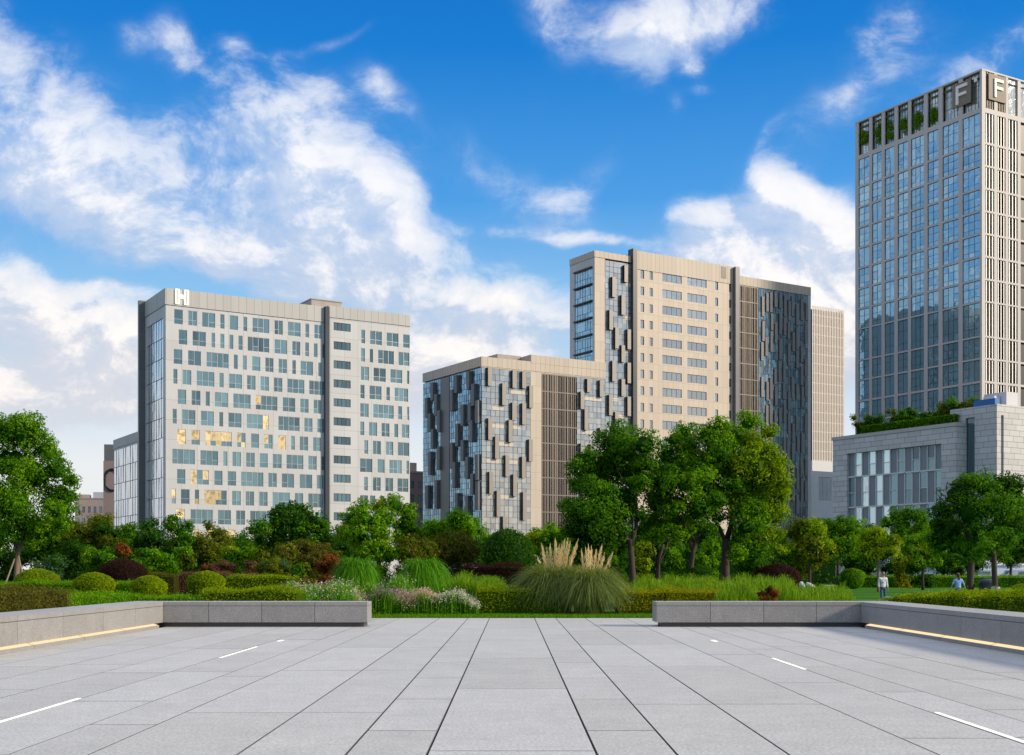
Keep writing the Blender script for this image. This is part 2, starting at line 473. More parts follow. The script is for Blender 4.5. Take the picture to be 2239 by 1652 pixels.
def letter(face, glyph, s0, s1, z0, z1, d0, d1, t):
    m = MB()
    if glyph == 'H':
        fbox(m, face, s0, s0 + t, z0, z1, d0, d1); fbox(m, face, s1 - t, s1, z0, z1, d0, d1)
        zm = (z0 + z1) / 2; fbox(m, face, s0 + t, s1 - t, zm - t*.45, zm + t*.45, d0 + .01, d1)
    if glyph == 'F':
        fbox(m, face, s0, s0 + t, z0, z1, d0, d1)
        fbox(m, face, s0 + t, s1, z1 - t, z1, d0 + .01, d1)
        zm = z0 + (z1 - z0) * .52; fbox(m, face, s0 + t, s0 + (s1 - s0) * .95, zm - t*.5, zm + t*.5, d0 + .01, d1)
    return m
# ================================================================== GROUND AND PLAZA
def sstep(x, a, b):
    t = np.clip((np.asarray(x, float) - a) / (b - a), 0, 1)
    return t * t * (3 - 2 * t)
def ground_h(x, y):
    """planted mound rising gently behind the plaza, falling to a level lawn at the right"""
    x = np.asarray(x, float); y = np.asarray(y, float)
    m = .55 * sstep(y, 45, 62) * (1 - sstep(x, 9, 22)) * (1 - sstep(y, 100, 150))
    low = -.15 * sstep(y, 44, 60)
    return m + low - .012
def ground_sheet():
    ys = np.concatenate([np.arange(-40, 0, 8), np.arange(0, 160, 4), np.array([170, 200, 260, 400, 700, 1400, 3000, 6000])])
    xs = np.concatenate([-np.array([6000, 3000, 1400, 700, 400, 200, 120]), np.arange(-80, 81, 4), np.array([120, 200, 400, 700, 1400, 3000, 6000])])
    X, Y = np.meshgrid(xs, ys)
    Z = ground_h(X, Y)
    Z = np.where(Y < 44, -.30, Z)            # the bed the slabs and planters are laid in
    v = np.stack([X.ravel(), Y.ravel(), Z.ravel()], 1).tolist()
    nx = len(xs)
    f = [(j*nx+i, j*nx+i+1, (j+1)*nx+i+1, (j+1)*nx+i) for j in range(len(ys)-1) for i in range(nx-1)]
    me = bpy.data.meshes.new('ground'); me.from_pydata(v, [], f)
    m, n, p, o = new_mat('soil_and_turf')
    tc = n.n('ShaderNodeTexCoord').outputs['Object']
    a = n.noise(tc, .35, 6, .6); b = n.noise(tc, 9.0, 4, .6)
    c1 = n.mix(n.smooth(a, .35, .65), (.022, .055, .008), (.040, .085, .012))
    n.l(n.mix(n.smooth(b, .35, .7), c1, (.055, .11, .015)), p.inputs['Base Color'])
    p.inputs['Roughness'].default_value = .9; p.inputs['Specular IOR Level'].default_value = .1
    me.materials.append(m)
    g = bpy.data.objects.new('ground', me); col.objects.link(g); tag(g, kind='structure')
ground_sheet()

def stone_speckle(name, c, tone_amp=.10, fine=60.0, stain=.14, rough=.55, bump=.12):
    m, n, p, o = new_mat(name)
    tc = n.n('ShaderNodeTexCoord').outputs['Object']
    a = n.n('ShaderNodeAttribute', attribute_name='tone').outputs['Fac']
    f1 = n.noise(tc, fine, 2, .7); f2 = n.noise(tc, fine * .28, 4, .7); f3 = n.noise(tc, .8, 6, .62); f4 = n.noise(tc, 3.1, 5, .65)
    k = n.math('ADD', 1 - tone_amp, n.math('MULTIPLY', a, tone_amp * 2))
    k = n.math('MULTIPLY', k, n.math('ADD', .80, n.math('MULTIPLY', n.smooth(f1, .33, .67), .40)))
    k = n.math('MULTIPLY', k, n.math('ADD', .86, n.math('MULTIPLY', f2, .28)))
    k = n.math('MULTIPLY', k, n.math('ADD', 1 - stain * .9, n.math('MULTIPLY', n.math('ADD', f3, f4), stain * .9)))
    dk = n.smooth(n.noise(tc, 1.7, 7, .72), .57, .74, 1.0, .84)
    k = n.math('MULTIPLY', k, dk)
    cc = n.mix(a, tuple(x for x in (c[0]*1.0, c[1]*1.0, c[2]*1.0)), (c[0]*.985, c[1]*.99, c[2]*1.015))
    n.l(n.mix(1.0, cc, n.comb(k, k, k), 'MULTIPLY'), p.inputs['Base Color'])
    p.inputs['Roughness'].default_value = rough; p.inputs['Specular IOR Level'].default_value = .35
    b = n.n('ShaderNodeBump'); b.inputs['Strength'].default_value = bump; b.inputs['Distance'].default_value = .004
    n.l(f1, b.inputs['Height']); n.l(b.outputs[0], p.inputs['Normal'])
    return m
M['paving'] = stone_speckle('pale_granite_paving', (.515, .515, .488), .07, 28, .36, .55, .3)
M['granite'] = stone_speckle('grey_granite_wall', (.265, .262, .256), .10, 30, .34, .5, .3)
M['granite_top'] = stone_speckle('honed_granite_top', (.40, .395, .385), .04, 42, .10, .5)
M['joint'] = plain('dark_joint', (.09, .09, .09), .9)

# paving slabs: strips running away from the camera, cross joints at their own spacing
rng = np.random.default_rng(11)
edges = [-10.22, -9.1, -7.9, -6.75, -5.66, -4.62, -3.88, -2.52, -1.525, -.78, .78, 1.515, 2.54, 3.91, 4.97, 5.70, 6.68, 7.8, 9.0, 10.22]
pav = MB()
Y0, Y1 = -14.0, 42.9
for k, (a, b) in enumerate(zip(edges[:-1], edges[1:])):
    mid = (a + b) / 2
    if abs(mid) < .3: step, off = 6.02, 11.55
    elif abs(mid) < 1.3: step, off = 3.15, 13.0
    elif abs(mid) < 3.4: step, off = 6.1, 14.65 + (.9 if mid > 0 else 0)
    else: step, off = (6.1 if k % 2 else 4.6), 12.2 + rng.uniform(0, 4)
    gj = .0065 if abs(mid) < 2.0 else .005
    g2 = .008
    ys = [y for y in np.arange(off - 10 * step, Y1, step) if Y0 < y < Y1 - .8]
    ys = [Y0] + ys + [Y1]
    for y0, y1 in zip(ys[:-1], ys[1:]):
        dz = rng.normal(0, .0006)
        la = gj if k > 0 else 0; lb = gj if k < len(edges) - 2 else 0
        ga = gj * (1 if abs(a) < 2.6 else .55); gb = gj * (1 if abs(b) < 2.6 else .55)
        x0, x1, c0, c1 = a + ga, b - gb, y0 + g2, y1 - g2
        e = .006
        v = [(x0, c0, dz-e), (x1, c0, dz-e), (x1, c1, dz-e), (x0, c1, dz-e), (x0+e, c0+e, dz), (x1-e, c0+e, dz), (x1-e, c1-e, dz), (x0+e, c1-e, dz),
             (x0, c0, -.04), (x1, c0, -.04), (x1, c1, -.04), (x0, c1, -.04)]
        tn = float(np.clip(rng.normal(.5, .28), 0, 1))
        pav.add(v, [(4,5,6,7)], 0, tn)
        b_ = len(pav.v) - 12
        for q_ in ((0,1,5,4), (1,2,6,5), (2,3,7,6), (3,0,4,7), (8,9,1,0), (9,10,2,1), (10,11,3,2), (11,8,0,3)):
            pav.f.append(tuple(i_ + b_ for i_ in q_)); pav.m.append(1); pav.tone.append(tn)
# slabs running on under and beyond the planters, a coarser sheet
pav.quad((-10.22, Y0, -.035), (10.22, Y0, -.035), (10.22, Y1, -.035), (-10.22, Y1, -.035), 1)
po = pav.build('plaza_paving', [M['paving'], M['joint']]); tag(po, kind='structure')

# recessed light lines in the paving
def ground_light(x, y0, y1, w, label):
    r = empty('paving_light', (x, (y0 + y1) / 2, 0)); tag(r, label, 'ground light', 'light lines set flush in the paving')
    L = (y1 - y0) / 2
    b = MB(); b.box(-w*.5 - .012, w*.5 + .012, -L - .02, L + .02, -.02, .0035); b.build('housing', M['frame'], r)
    g = MB(); g.box(-w*.5, w*.5, -L, L, .0036, .0085); g.build('diffuser', M['led_white'], r)
ground_light(-5.68, 13.1, 16.2, .055, 'long white light line in the paving, nearest one at the left')
ground_light(-5.58, 23.6, 27.0, .055, 'white light line in the paving, middle one at the left')
ground_light(-5.48, 29.0, 29.5, .10, 'short white light spot in the paving before the left bench wall')
ground_light(5.02, 11.4, 14.6, .055, 'long white light line in the paving, nearest one at the right')
ground_light(4.96, 20.9, 23.5, .055, 'white light line in the paving, middle one at the right')
ground_light(4.78, 28.9, 29.5, .10, 'short white light spot in the paving before the right bench wall')

# ================================================================== GRANITE WALLS
WH, WT = .735, 1.15
def wall_blocks(mb, cap, axis, c0, c1, lo, hi, joints, inward):
    """blocks along an axis; c0 is the face towards the plaza, c1 the back face"""
    pts = sorted([lo] + [j for j in joints if lo < j < hi] + [hi])
    rg = np.random.default_rng(int(abs(c0) * 100 + lo * 7) % 9999)
    for a, b in zip(pts[:-1], pts[1:]):
        t = float(np.clip(rg.normal(.5, .3), 0, 1)); g = .007
        for (z0, z1, ins) in ((.135, .612, .004), (.626, WH, 0.0)):
            d0, d1 = (c0 + ins * inward, c1) 
            m_ = cap if z1 == WH else mb
            if axis == 'x': m_.box(a + g, b - g, d0, d1, z0, z1, 0, t, side=[0, 1 if z1 == WH else 0, 0, 0, 0, 0])
            else: m_.box(d0, d1, a + g, b - g, z0, z1, 0, t, side=[0, 1 if z1 == WH else 0, 0, 0, 0, 0])
def front_bench(x0, x1, joints, label):
    r = empty('bench_wall', ((x0 + x1) / 2, 36.3, 0)); tag(r, label, 'bench wall', 'granite walls round the plaza')
    ox, oy = r.location.x, r.location.y
    m, c = MB(), MB()
    wall_blocks(m, c, 'x', 0, WT, x0 - ox, x1 - ox, [j - ox for j in joints], 1)
    m.box(x0 - ox + .012, x1 - ox - .012, .02, WT - .02, .14, .70, 2)
    m.build('block', [M['granite'], M['granite_top'], M['joint']], r); c.build('coping', [M['granite'], M['granite_top']], r)
    p = MB(); p.box(x0 - ox + .16, x1 - ox - .12, .10, WT - .1, .0, .134); p.build('plinth', M['plinth'], r)
M['plinth'] = stone_speckle('dark_plinth', (.075, .075, .078), .05, 40)
front_bench(-11.35, -4.25, [-8.92, -7.36, -5.80], 'grey granite bench wall across the left back of the plaza')
front_bench(4.25, 11.35, [5.83, 7.40, 8.95], 'grey granite bench wall across the right back of the plaza')
def return_wall(side, label):
    r = empty('planter_wall', (side * 10.25, 24.0, 0)); tag(r, label, 'planter wall', 'granite walls round the plaza')
    m, c = MB(), MB()
    lo, hi = -14.0 - 24, 36.28 - 24
    js = [y - 24 for y in ((31.9, 28.2, 25.9, 23.1, 20.2, 17.1, 14, 11, 8, 5, 2, -1, -4, -7, -10) if side > 0 else (33.6, 31.0, 28.2, 25.6, 22.5, 19.4, 16, 13, 10, 7, 4, 1, -2, -5, -8, -11))]
    lo2 = lo
    wall_blocks(m, c, 'y', 0, side * (WT - .01), lo2, hi, js, side)
    m.box(side * .02, side * (WT - .03), lo2 + .01, hi - .01, .14, .70, 2)
    m.build('block', [M['granite'], M['granite_top'], M['joint']], r); c.build('coping', [M['granite'], M['granite_top']], r)
    p = MB(); p.box(side * .12, side * (WT - .1), lo2, hi - .45, 0, .134); p.build('plinth', M['plinth'], r)
    # stone ledge under the overhang with the warm light strip along its top
    g = MB()
    l0 = hi - .75
    while l0 > lo2 + .5:
        L = 3.1; a, b = max(lo2, l0 - L), l0
        g.box(-side * .10, side * .119, a + .012, b - .012, 0, .085)
        s_ = MB(); s_.quad((-side * .085, a + .02, .089), (-side * .085, b - .02, .089), (side * .055, b - .02, .132), (side * .055, a + .02, .132))
        s_.build('light_strip', M['led'], r)
        l0 -= L
    g.build('ledge', M['granite'], r)
return_wall(-1, 'long granite planter wall with warm base light along the left side')
return_wall(1, 'long granite planter wall with warm base light along the right side')

# planting soil held by the walls
M['soil'] = plain('dark_soil', (.045, .034, .024), .95, 0, .3, 5)
for nm, (x0, x1, y0, y1, zt) in (('planter_soil', (-42, -11.41, -13.9, 43.9, .45)), ('planter_soil', (11.41, 42, -13.9, 43.9, .45)), ('bed_soil', (-11.40, -5.4, 37.47, 42.88, .10)), ('bed_soil', (5.4, 11.40, 37.47, 42.88, .10))):
    s_ = MB(); s_.box(x0, x1, y0, y1, -.29, zt); tag(s_.build(nm, M['soil']), kind='structure')

# ================================================================== WHITE BLOCK WITH LETTER H
rng = np.random.default_rng(3)
def z1x(v): return (360 + v / 1.5734) * SRC
def z1y(v): return (1000 + v / 1.5734) * SRC
HB = Bld('white_office_block', 362, 230.0, 31.5, 'pale office block of staggered windows with a lit letter H on its parapet')
hb = HB.root
ref = z1x(500); zr = lambda v: HB.za(ref, z1y(v))
ROWS = [
 [(460,512),(543,595),(625,703),(732,758),(788,838),(868,892),(922,1022),(1052,1102),(1131,1207),(1234,1257),(1287,1336)],
 [(487,538),(569,648),(680,702),(732,757),(786,810),(839,865),(894,1022),(1052,1127),(1157,1205),(1233,1256),(1284,1307),(1335,1349)],
 [(457,509),(542,619),(651,782),(812,836),(865,889),(920,969),(998,1047),(1076,1126),(1157,1179),(1206,1280),(1310,1334)],
 [(455,480),(509,562),(593,698),(727,753),(784,861),(890,941),(969,1020),(1049,1099),(1128,1229),(1257,1347)],
 [(481,532),(563,616),(646,671),(700,778),(809,912),(942,1070),(1101,1175),(1204,1254),(1283,1331)],
 [(451,476),(507,586),(618,695),(726,750),(780,858),(888,1018),(1075,1201),(1228,1277),(1305,1347)],
 [(478,530),(562,612),(645,801),(832,882),(914,961),(992,1042),(1074,1121),(1150,1173),(1201,1251),(1280,1328)],
 [(449,583),(615,720),(750,775),(804,855),(885,936),(965,1013),(1042,1095),(1123,1223),(1252,1302),(1328,1347)],
 [(477,527),(560,665),(697,746),(776,826),(855,987),(1016,1066),(1095,1168),(1201,1275),(1303,1344)],
 [(445,470),(500,552),(582,608),(639,771),(802,854),(882,932),(962,1012),(1041,1143),(1172,1222),(1251,1340)],
 [(472,524),(557,688),(719,796),(826,879),(909,1038),(1085,1135),(1165,1240),(1290,1335)],
 [(470,520),(575,607),(655,822),(855,880),(930,1010),(1060,1130),(1180,1230),(1280,1335)],
]
RROWS = [
 [(620,643),(672,742),(770,840),(867,906)], [(618,642),(670,690),(720,813),(840,904)], [(618,666),(693,765),(792,862),(890,904)],
 [(615,640),(669,740),(768,789),(817,897)], [(614,664),(691,812),(838,861),(890,903)], [(614,638),(666,714),(740,787),(815,837),(860,903)],
 [(638,661),(689,736),(765,809),(836,903)], [(613,686),(717,758),(786,859),(887,902)], [(637,659),(689,735),(763,808),(834,898)],
 [(613,660),(671,703),(733,757),(780,852)], [(613,660),(690,740),(770,830)], [(640,690),(720,790),(820,880)]]
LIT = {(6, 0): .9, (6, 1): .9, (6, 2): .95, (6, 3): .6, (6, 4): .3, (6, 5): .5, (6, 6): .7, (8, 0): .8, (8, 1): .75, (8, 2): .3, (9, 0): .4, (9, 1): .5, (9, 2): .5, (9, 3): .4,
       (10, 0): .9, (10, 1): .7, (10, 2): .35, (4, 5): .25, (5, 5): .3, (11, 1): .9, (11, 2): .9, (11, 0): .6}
aF0, aF1, aEnd = HB.a(708.5), HB.a(717.5), HB.a(896)
holes, wins = [], []
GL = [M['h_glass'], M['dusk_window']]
for r in range(12):
    zt, zb = zr(255 + 117.6 * r), zr(343 + 117.6 * r)
    for q, (x0, x1) in enumerate(ROWS[r]):
        s0, s1 = HB.a(z1x(x0)), HB.a(z1x(x1))
        holes.append((s0, s1, zb, zt))
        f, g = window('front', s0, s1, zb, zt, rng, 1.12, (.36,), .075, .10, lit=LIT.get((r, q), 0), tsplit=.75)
        wins.append((f, g, (s1 - s0) * (zt - zb) * (300 / (230 + s0 * .52)) ** 2 * (.2 if r == 11 else 1)))
    for q, (x0, x1) in enumerate(RROWS[r]):
        s0, s1 = HB.a(z1x(x0 + 944)), HB.a(z1x(x1 + 944))
        holes.append((s0, s1, zb, zt))
        f, g = window('front', s0, s1, zb, zt, rng, 1.12, (.36,), .075, .10, tsplit=.6)
        wins.append((f, g, (s1 - s0) * (zt - zb) * (300 / (230 + s0 * .52)) ** 2 * (.1 if r > 9 else 1)))
ztop, zcap = HB.za(362, 630), HB.za(362, 666)
zbR = HB.za(896, 690)
w = MB()
wall_with_holes(w, 'front', 0, aF0 - .01, -.2, zcap - .1, holes, .16)
# left facade edge strip, back and far side
bF = HB.b(318)
holeL = [(1.6, bF - .6, 4, zcap - 2.2)]
wall_with_holes(w, 'left', 0, bF + .1, -.2, zcap - .1, holeL, .2)
D = bF + 1.65
w.quad((aEnd, 0, -.2), (aEnd, D, -.2), (aEnd, D, zbR - .2), (aEnd, 0, zbR - .2)); w.quad((0, D, -.2), (aEnd, D, -.2), (aEnd, D, zbR - .2), (0, D, zbR - .2))
w.quad((0, 0, zcap - .12), (aF0, 0, zcap - .12), (aF0, D, zcap - .12), (0, D, zcap - .12))
w.quad((aF0, 0, zcap - .12), (aF0, D, zcap - .12), (aF0, D, zbR - 4), (aF0, 0, zbR - 4))
# the section right of the blade, with its ribbon windows
rib = []
rs0, rs1 = HB.a(z1x(458 + 944)), HB.a(z1x(558 + 944))
for r in range(12):
    pt = HB.za(z1x(458 + 944), (1000 + (329 + 112.2 * r) / 1.5734) * SRC); pb = HB.za(z1x(458 + 944), (1000 + (376 + 112.2 * r) / 1.5734) * SRC)
    holes.append((rs0, rs1, pb, pt))
    f, g = window('front', rs0, rs1, pb, pt, rng, 1.0, (), .06, .10, tone_lo=.0, tone_hi=.5)
    rib.append((f, g, 1))
wall_with_holes(w, 'front', aF1, aEnd, -.2, zbR - 2.3, holes + [h for h in []], .16, d=-.02)
w.build('wall', M['white_wall'], hb)
emit_windows(hb, rib, M['frame_dark'], [M['h_glass'], M['dusk_window']], 100, 'ribbon_window')
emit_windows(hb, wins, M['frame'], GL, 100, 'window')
cap = MB()
cap.box(-.08, aF0 - .02, -.08, D, zcap, ztop); cap.box(-.05, aF0 - .02, -.05, D, zcap - .09, zcap - .005, 1)
cap.box(aF1 + .02, aEnd + .05, -.10, D, zbR - 2.3, zbR); cap.box(aF1 + .02, aEnd + .03, -.06, D, zbR - 2.39, zbR - 2.305, 1)
cap.build('parapet', [M['white_cap'], M['frame_dark']], hb)
pent = MB()
p0, p1 = HB.a(688), HB.a(745)
zp_ = HB.za(700, 654); pent.box(HB.a(686), HB.a(752), 1.2, 9, zbR - 2, zp_); pent.box(HB.a(686) - .15, HB.a(752) + .15, 1.05, 9.15, zp_ + .002, zp_ + .2)
pent.build('penthouse', M['concrete'], hb)
rail = MB(); rail.box(HB.a(425), HB.a(575), 3, 3.4, ztop, ztop + .62); rail.build('roof_kerb', M['white_cap'], hb)
bl = MB(); bl.box(aF0, aF1, -.75, 1.2, -.2, HB.za(712, 672)); bl.build('blade', M['dark_blade'], hb)
fin = MB(); zfin = HB.zb(310, 664)
fin.box(-1.25, 1.0, bF + .1, bF + .9, -.2, zfin); fin.box(-.55, 1.0, bF + .9, bF + 1.7, -.2, zfin - .6, 1)
fin.build('side_fin', [M['grey_blade'], M['dark_blade']], hb)
cw = curtain('left', 1.6, bF - .6, 4, zcap - 2.2, 1.7, 3.7, rng, lambda j, k, g: g.uniform(.2, 1), d=.14, mw=.09, amp=.007)
cw.build('curtain_wall', [M['pale_glass'], M['frame_dark']], hb)
wing = MB(); b0, b1 = bF + 1.75, HB.b(248); zw = HB.zb(248, 963)
wing.box(.12, 24, b0, b1, -.2, zw - .05); wing.box(.0, 24.2, b0 - .01, b1 + .15, zw - 1.9, zw, 1)
wing.build('wing', [M['white_wall'], M['white_cap']], hb)
cw2 = curtain('left', b0 + .6, b1 - .5, 2, zw - 2.4, 1.9, 3.7, rng, lambda j, k, g: g.uniform(.2, 1), d=.08, mw=.10, amp=.007)
cw2.build('wing_glazing', [M['pale_glass'], M['frame_dark']], hb)
ls0, ls1 = HB.a(383), HB.a(411)
letter('front', 'H', ls0, ls1, HB.za(383, 664.5), HB.za(383, 632.5), -.42, -.10, .74).build('letter_sign', M['sign_lit'], hb)
lm = MB()
for s_ in (ls0 + .27, ls1 - .47): fbox(lm, 'front', s_, s_ + .20, HB.za(383, 663), HB.za(383, 634), -.425, -.421)
lm.build('letter_core', M['concrete'], hb)

# ================================================================== FRAGMENTED GLASS BLOCK AND TALL BEIGE BLOCK (one building line)
TB = Bld('beige_office_tower', 1300, 285.0, 31.5, 'tall beige office block with dark vertical blades and a dark glazed right end')
tb = TB.root
sB = TB.a(1053)
C2 = TB.C + TB.u * sB
LB = Bld('glass_office_block', 1053, C2.y, 31.5, 'lower glass office block with staggered dark fins beside the tall beige one')
lb = LB.root
def z3x(v): return (1560 + v / 2.065) * SRC
def z3y(v): return (1250 + v / 2.065) * SRC
def z4x(v): return (2100 + v / 1.652) * SRC
def z4y(v): return (900 + v / 1.652) * SRC
rng = np.random.default_rng(5)
M['fin_cool'] = plain('cool_fin_face', (.20, .20, .20), .5, .1, .1, .5)
def fins(root, B, face, spec, out, wd, mats=None):
    """projecting vertical fins: pale face, dark left side"""
    fa = B.a if face == 'front' else B.b
    fz = B.za if face == 'front' else B.zb
    for (x, y, h, w) in spec:
        s0 = fa(x); s1 = fa(x + w)
        if face != 'front': s0, s1 = min(s0, s1), max(s0, s1)
        zt, zb = fz(x, y), fz(x, y + h)
        m = MB()
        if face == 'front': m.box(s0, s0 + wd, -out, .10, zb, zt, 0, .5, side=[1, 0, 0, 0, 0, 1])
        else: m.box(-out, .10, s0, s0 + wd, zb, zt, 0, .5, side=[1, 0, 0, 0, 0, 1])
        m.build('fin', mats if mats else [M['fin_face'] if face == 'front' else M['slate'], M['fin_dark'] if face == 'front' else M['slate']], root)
# ---- lower block
zL = LB.za(1053, 780); zLc = LB.za(1053, 803); LL = TB.a(1323) - sB
a1, a2, a3 = LB.a(1160), LB.a(1184), LB.a(1261)
bE = LB.b(925)
body = MB()
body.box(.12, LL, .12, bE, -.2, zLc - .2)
body.box(a1, a2 - .02, -.06, .5, -.2, zLc - .06, 1)
fbox(body, 'front', -.04, LL - .01, zLc - .05, zLc + .35, -.05, .4, 1)
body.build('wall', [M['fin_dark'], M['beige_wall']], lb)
def b_tones(zdark, lo, hi):
    return lambda j, k, g: float(np.clip(g.normal((lo + hi) / 2, (hi - lo) / 3), 0, 1))
def spandrels(B, root, face, s0, s1, z0, zs, rngl, depth=-.02, prob=.55, name='spandrel'):
    for z in zs:
        s = s0 + rngl.uniform(0, 3)
        while s < s1 - 1:
            L = rngl.uniform(2.5, 8)
            if rngl.random() < prob:
                m = MB(); fbox(m, face, s, min(s + L, s1), z - .38, z + .38, depth - .01, depth + .06)
                m.build(name, M['spandrel'], root)
            s += L + .02
M['spandrel'] = plain('beige_spandrel', (.52, .47, .40), .4, 0, .08, .3)
fl = 3.88
zrow = [zLc - 1.0 - fl * k for k in range(1, 12)]
g1 = curtain('front', .05, a1, 0, zLc - .1, 1.15, 1.29, rng, b_tones(0, .2, .9), d=.0, mw=.05, amp=.010); g1.build('curtain_wall', [M['b_glass'], M['frame_dark']], lb)
g2 = curtain('front', a3 + .02, LL - .02, 0, zLc - .1, 1.15, 1.29, rng, b_tones(0, .3, 1), d=.0, mw=.05, amp=.010); g2.build('curtain_wall', [M['b_glass'], M['frame_dark']], lb)
spandrels(LB, lb, 'front', .05, a1, 0, zrow, rng); spandrels(LB, lb, 'front', a3 + .1, LL - .2, 0, zrow, rng)
bs0, bs1 = LB.b(z3x(260)), LB.b(z3x(192))
g3 = curtain('left', .05, bs0, 0, zLc - .1, 1.0, 1.29, rng, b_tones(0, .1, 1), d=.0, mw=.06, amp=.012); g3.build('side_curtain_wall', [M['b_blue'], M['frame_dark']], lb)
g4 = curtain('left', bs1, bE, 0, zLc - .1, 1.0, 1.29, rng, b_tones(0, .1, 1), d=.0, mw=.06, amp=.012); g4.build('side_curtain_wall', [M['b_blue'], M['frame_dark']], lb)
st = MB(); st.box(-.12, .3, bs0 + .01, bs1 - .01, -.2, zLc - .1); st.build('side_strip', M['grey_blade'], lb)
capL = MB()
capL.box(-.12, LL, -.14, .6, zLc + .2, zL); capL.box(-.12, .6, .6, bE, zLc + .2, zL); capL.box(a1, LL + .04, -.18, .5, zL - .3, zL + 1.55)
capL.box(a1, a1 + .5, .5, 9, zL - .3, zL + 1.55)
capL.box(.6, LL - .02, .6, bE, zLc - .2, zL - .9, 1)
capL.build('parapet', [M['beige_cap'], M['concrete']], lb)
pen = MB(); q0, q1 = LB.a(1108), LB.a(1160); pen.box(q0, q1, 4, 12, zL - 1, LB.za(1125, 776) + .6); pen.build('penthouse', M['concrete'], lb)
def louvre_panel(root, s0, s1, z0, z1, step, floors, rngl):
    m = MB()
    fbox(m, 'front', s0 + .02, s1 - .02, z0, z1, .20, .6, 1)
    s = s0 + .2
    while s < s1 - .1:
        w_ = rngl.choice([.10, .12, .22, .34])
        fbox(m, 'front', s, min(s + w_, s1 - .03), z0, z1, -.04, .12, 0, rngl.uniform(0, 1))
        s += w_ + rngl.choice([.16, .3, .5])
    z = z1 - .1
    while z > z0 + 1:
        fbox(m, 'front', s0 + .02, s1 - .02, z - .12, z + .12, -.06, .10, 0)
        z -= floors
    m.build('louvre_screen', [M['brown_louvre'], M['louvre_back']], root)
louvre_panel(lb, a2, a3, 0, zLc - .1, .5, fl, rng)
F1 = [(545,268,142),(735,293,133),(810,300,130),(655,390,170),(865,410,170),(733,540,137),(810,545,165),(547,660,168),(705,675,170),(600,802,172),(862,825,170),(680,948,165),(808,958,165),(555,1075,170),(740,1095,170),(612,1222,200),(815,1232,220),(660,1420,150),
      (1312,355,105),(1410,367,128),(1262,455,135),(1292,592,160),(1410,735,110),(1262,855,120),(1338,862,130),(1300,1010,150),(1420,1000,150),(1270,1180,150)]
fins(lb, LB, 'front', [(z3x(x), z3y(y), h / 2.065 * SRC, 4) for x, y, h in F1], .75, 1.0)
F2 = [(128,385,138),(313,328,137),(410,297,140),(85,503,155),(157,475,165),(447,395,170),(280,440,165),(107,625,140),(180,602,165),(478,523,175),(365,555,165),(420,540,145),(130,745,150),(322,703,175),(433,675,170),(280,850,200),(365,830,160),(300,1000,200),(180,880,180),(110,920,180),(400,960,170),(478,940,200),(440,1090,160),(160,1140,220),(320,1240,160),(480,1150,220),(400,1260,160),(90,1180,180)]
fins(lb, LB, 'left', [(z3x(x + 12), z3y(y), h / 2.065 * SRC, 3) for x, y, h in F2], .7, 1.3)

# ---- tall block
H0 = TB.za(1300, 548); Hc = TB.za(1300, 562)
aN0, aBl0, aBl1 = TB.a(1323), TB.a(1379), TB.a(1387.5)
aM1, aK1, aEnd = TB.a(1602), TB.a(1611), TB.a(1772)
aLv = TB.a(z4x(1228)); aGx = TB.a(z4x(1540))
bT = TB.b(1246); zR = TB.za(1772, 629)
wl = MB()
holes, small, ribs = [], [], []
xr = z4x(634)
for k in range(12):
    zt, zb = TB.za(xr, z4y(205 + 101.8 * k)), TB.za(xr, z4y(257 + 101.8 * k))
    for (x0, x1) in ((634, 754), (789, 908)):
        s0, s1 = TB.a(z4x(x0)), TB.a(z4x(x1))
        holes.append((s0, s1, zb, zt))
        f, g = window('front', s0, s1, zb, zt, rng, 1.5, (), .07, .14, tone_lo=.0, tone_hi=.35 if k > 3 else .9, amp=.006)
        ribs.append((f, g, 1))
    for (x0, x1) in ((499, 521), (555, 574), (961, 979), (1047, 1062)):
        s0, s1 = TB.a(z4x(x0)), TB.a(z4x(x1))
        if s1 > aM1 - .1: s1 = aM1 - .1
        holes.append((s0, s1, zb - .1, zt - .1))
        f, g = window('front', s0, s1, zb - .1, zt - .1, rng, 3, (), .08, .16, tone_lo=.0, tone_hi=.5, amp=.008)
        small.append((f, g, 1))
wall_with_holes(wl, 'front', aBl1, aM1, -.2, Hc - .02, holes, .22)
# strip between corner and the fragmented glass, and the plain sides
bh = [(.9, bT - 1.6, TB.zb(1300, 560 + 37.3 * k + 36) , TB.zb(1300, 560 + 37.3 * k + 3.5)) for k in range(1, 7)]
wl2 = MB()
wall_with_holes(wl2, 'front', 0, aN0 - .01, LB.za(1300, 794) - .5, Hc - .02, [], .2)
wall_with_holes(wl2, 'left', 0.001, bT, LB.za(1300, 794) - 8, Hc - .02, [(.8, bT - 2.0, LB.za(1300, 794) - 4, Hc - 2.4)], .3, mi=1, rmi=1)
wl2.quad((0, bT, 0), (aM1, bT, 0), (aM1, bT, Hc), (0, bT, Hc)); wl2.quad((0, 0, Hc - .05), (aM1, 0, Hc - .05), (aM1, bT, Hc - .05), (0, bT, Hc - .05))
wl2.quad((aEnd, 0, -.2), (aEnd, 26, -.2), (aEnd, 26, zR - .1), (aEnd, 0, zR - .1), 1); wl2.quad((aM1, .3, zR - .8), (aEnd, .3, zR - .8), (aEnd, 26, zR - .8), (aM1, 26, zR - .8))
wl2.quad((aM1, 26, -.2), (aEnd, 26, -.2), (aEnd, 26, zR - .1), (aM1, 26, zR - .1), 1); wl2.quad((aM1, 0, zR - 2), (aM1, 26, zR - 2), (aM1, 26, Hc), (aM1, 0, Hc))
wl2.box(aM1, aEnd - .05, .3, .6, -.2, zR - 1.5, 2)
wl.build('wall', M['beige_wall'], tb); wl2.build('side_wall', [M['beige_wall'], M['cool_wall'], M['fin_dark']], tb)
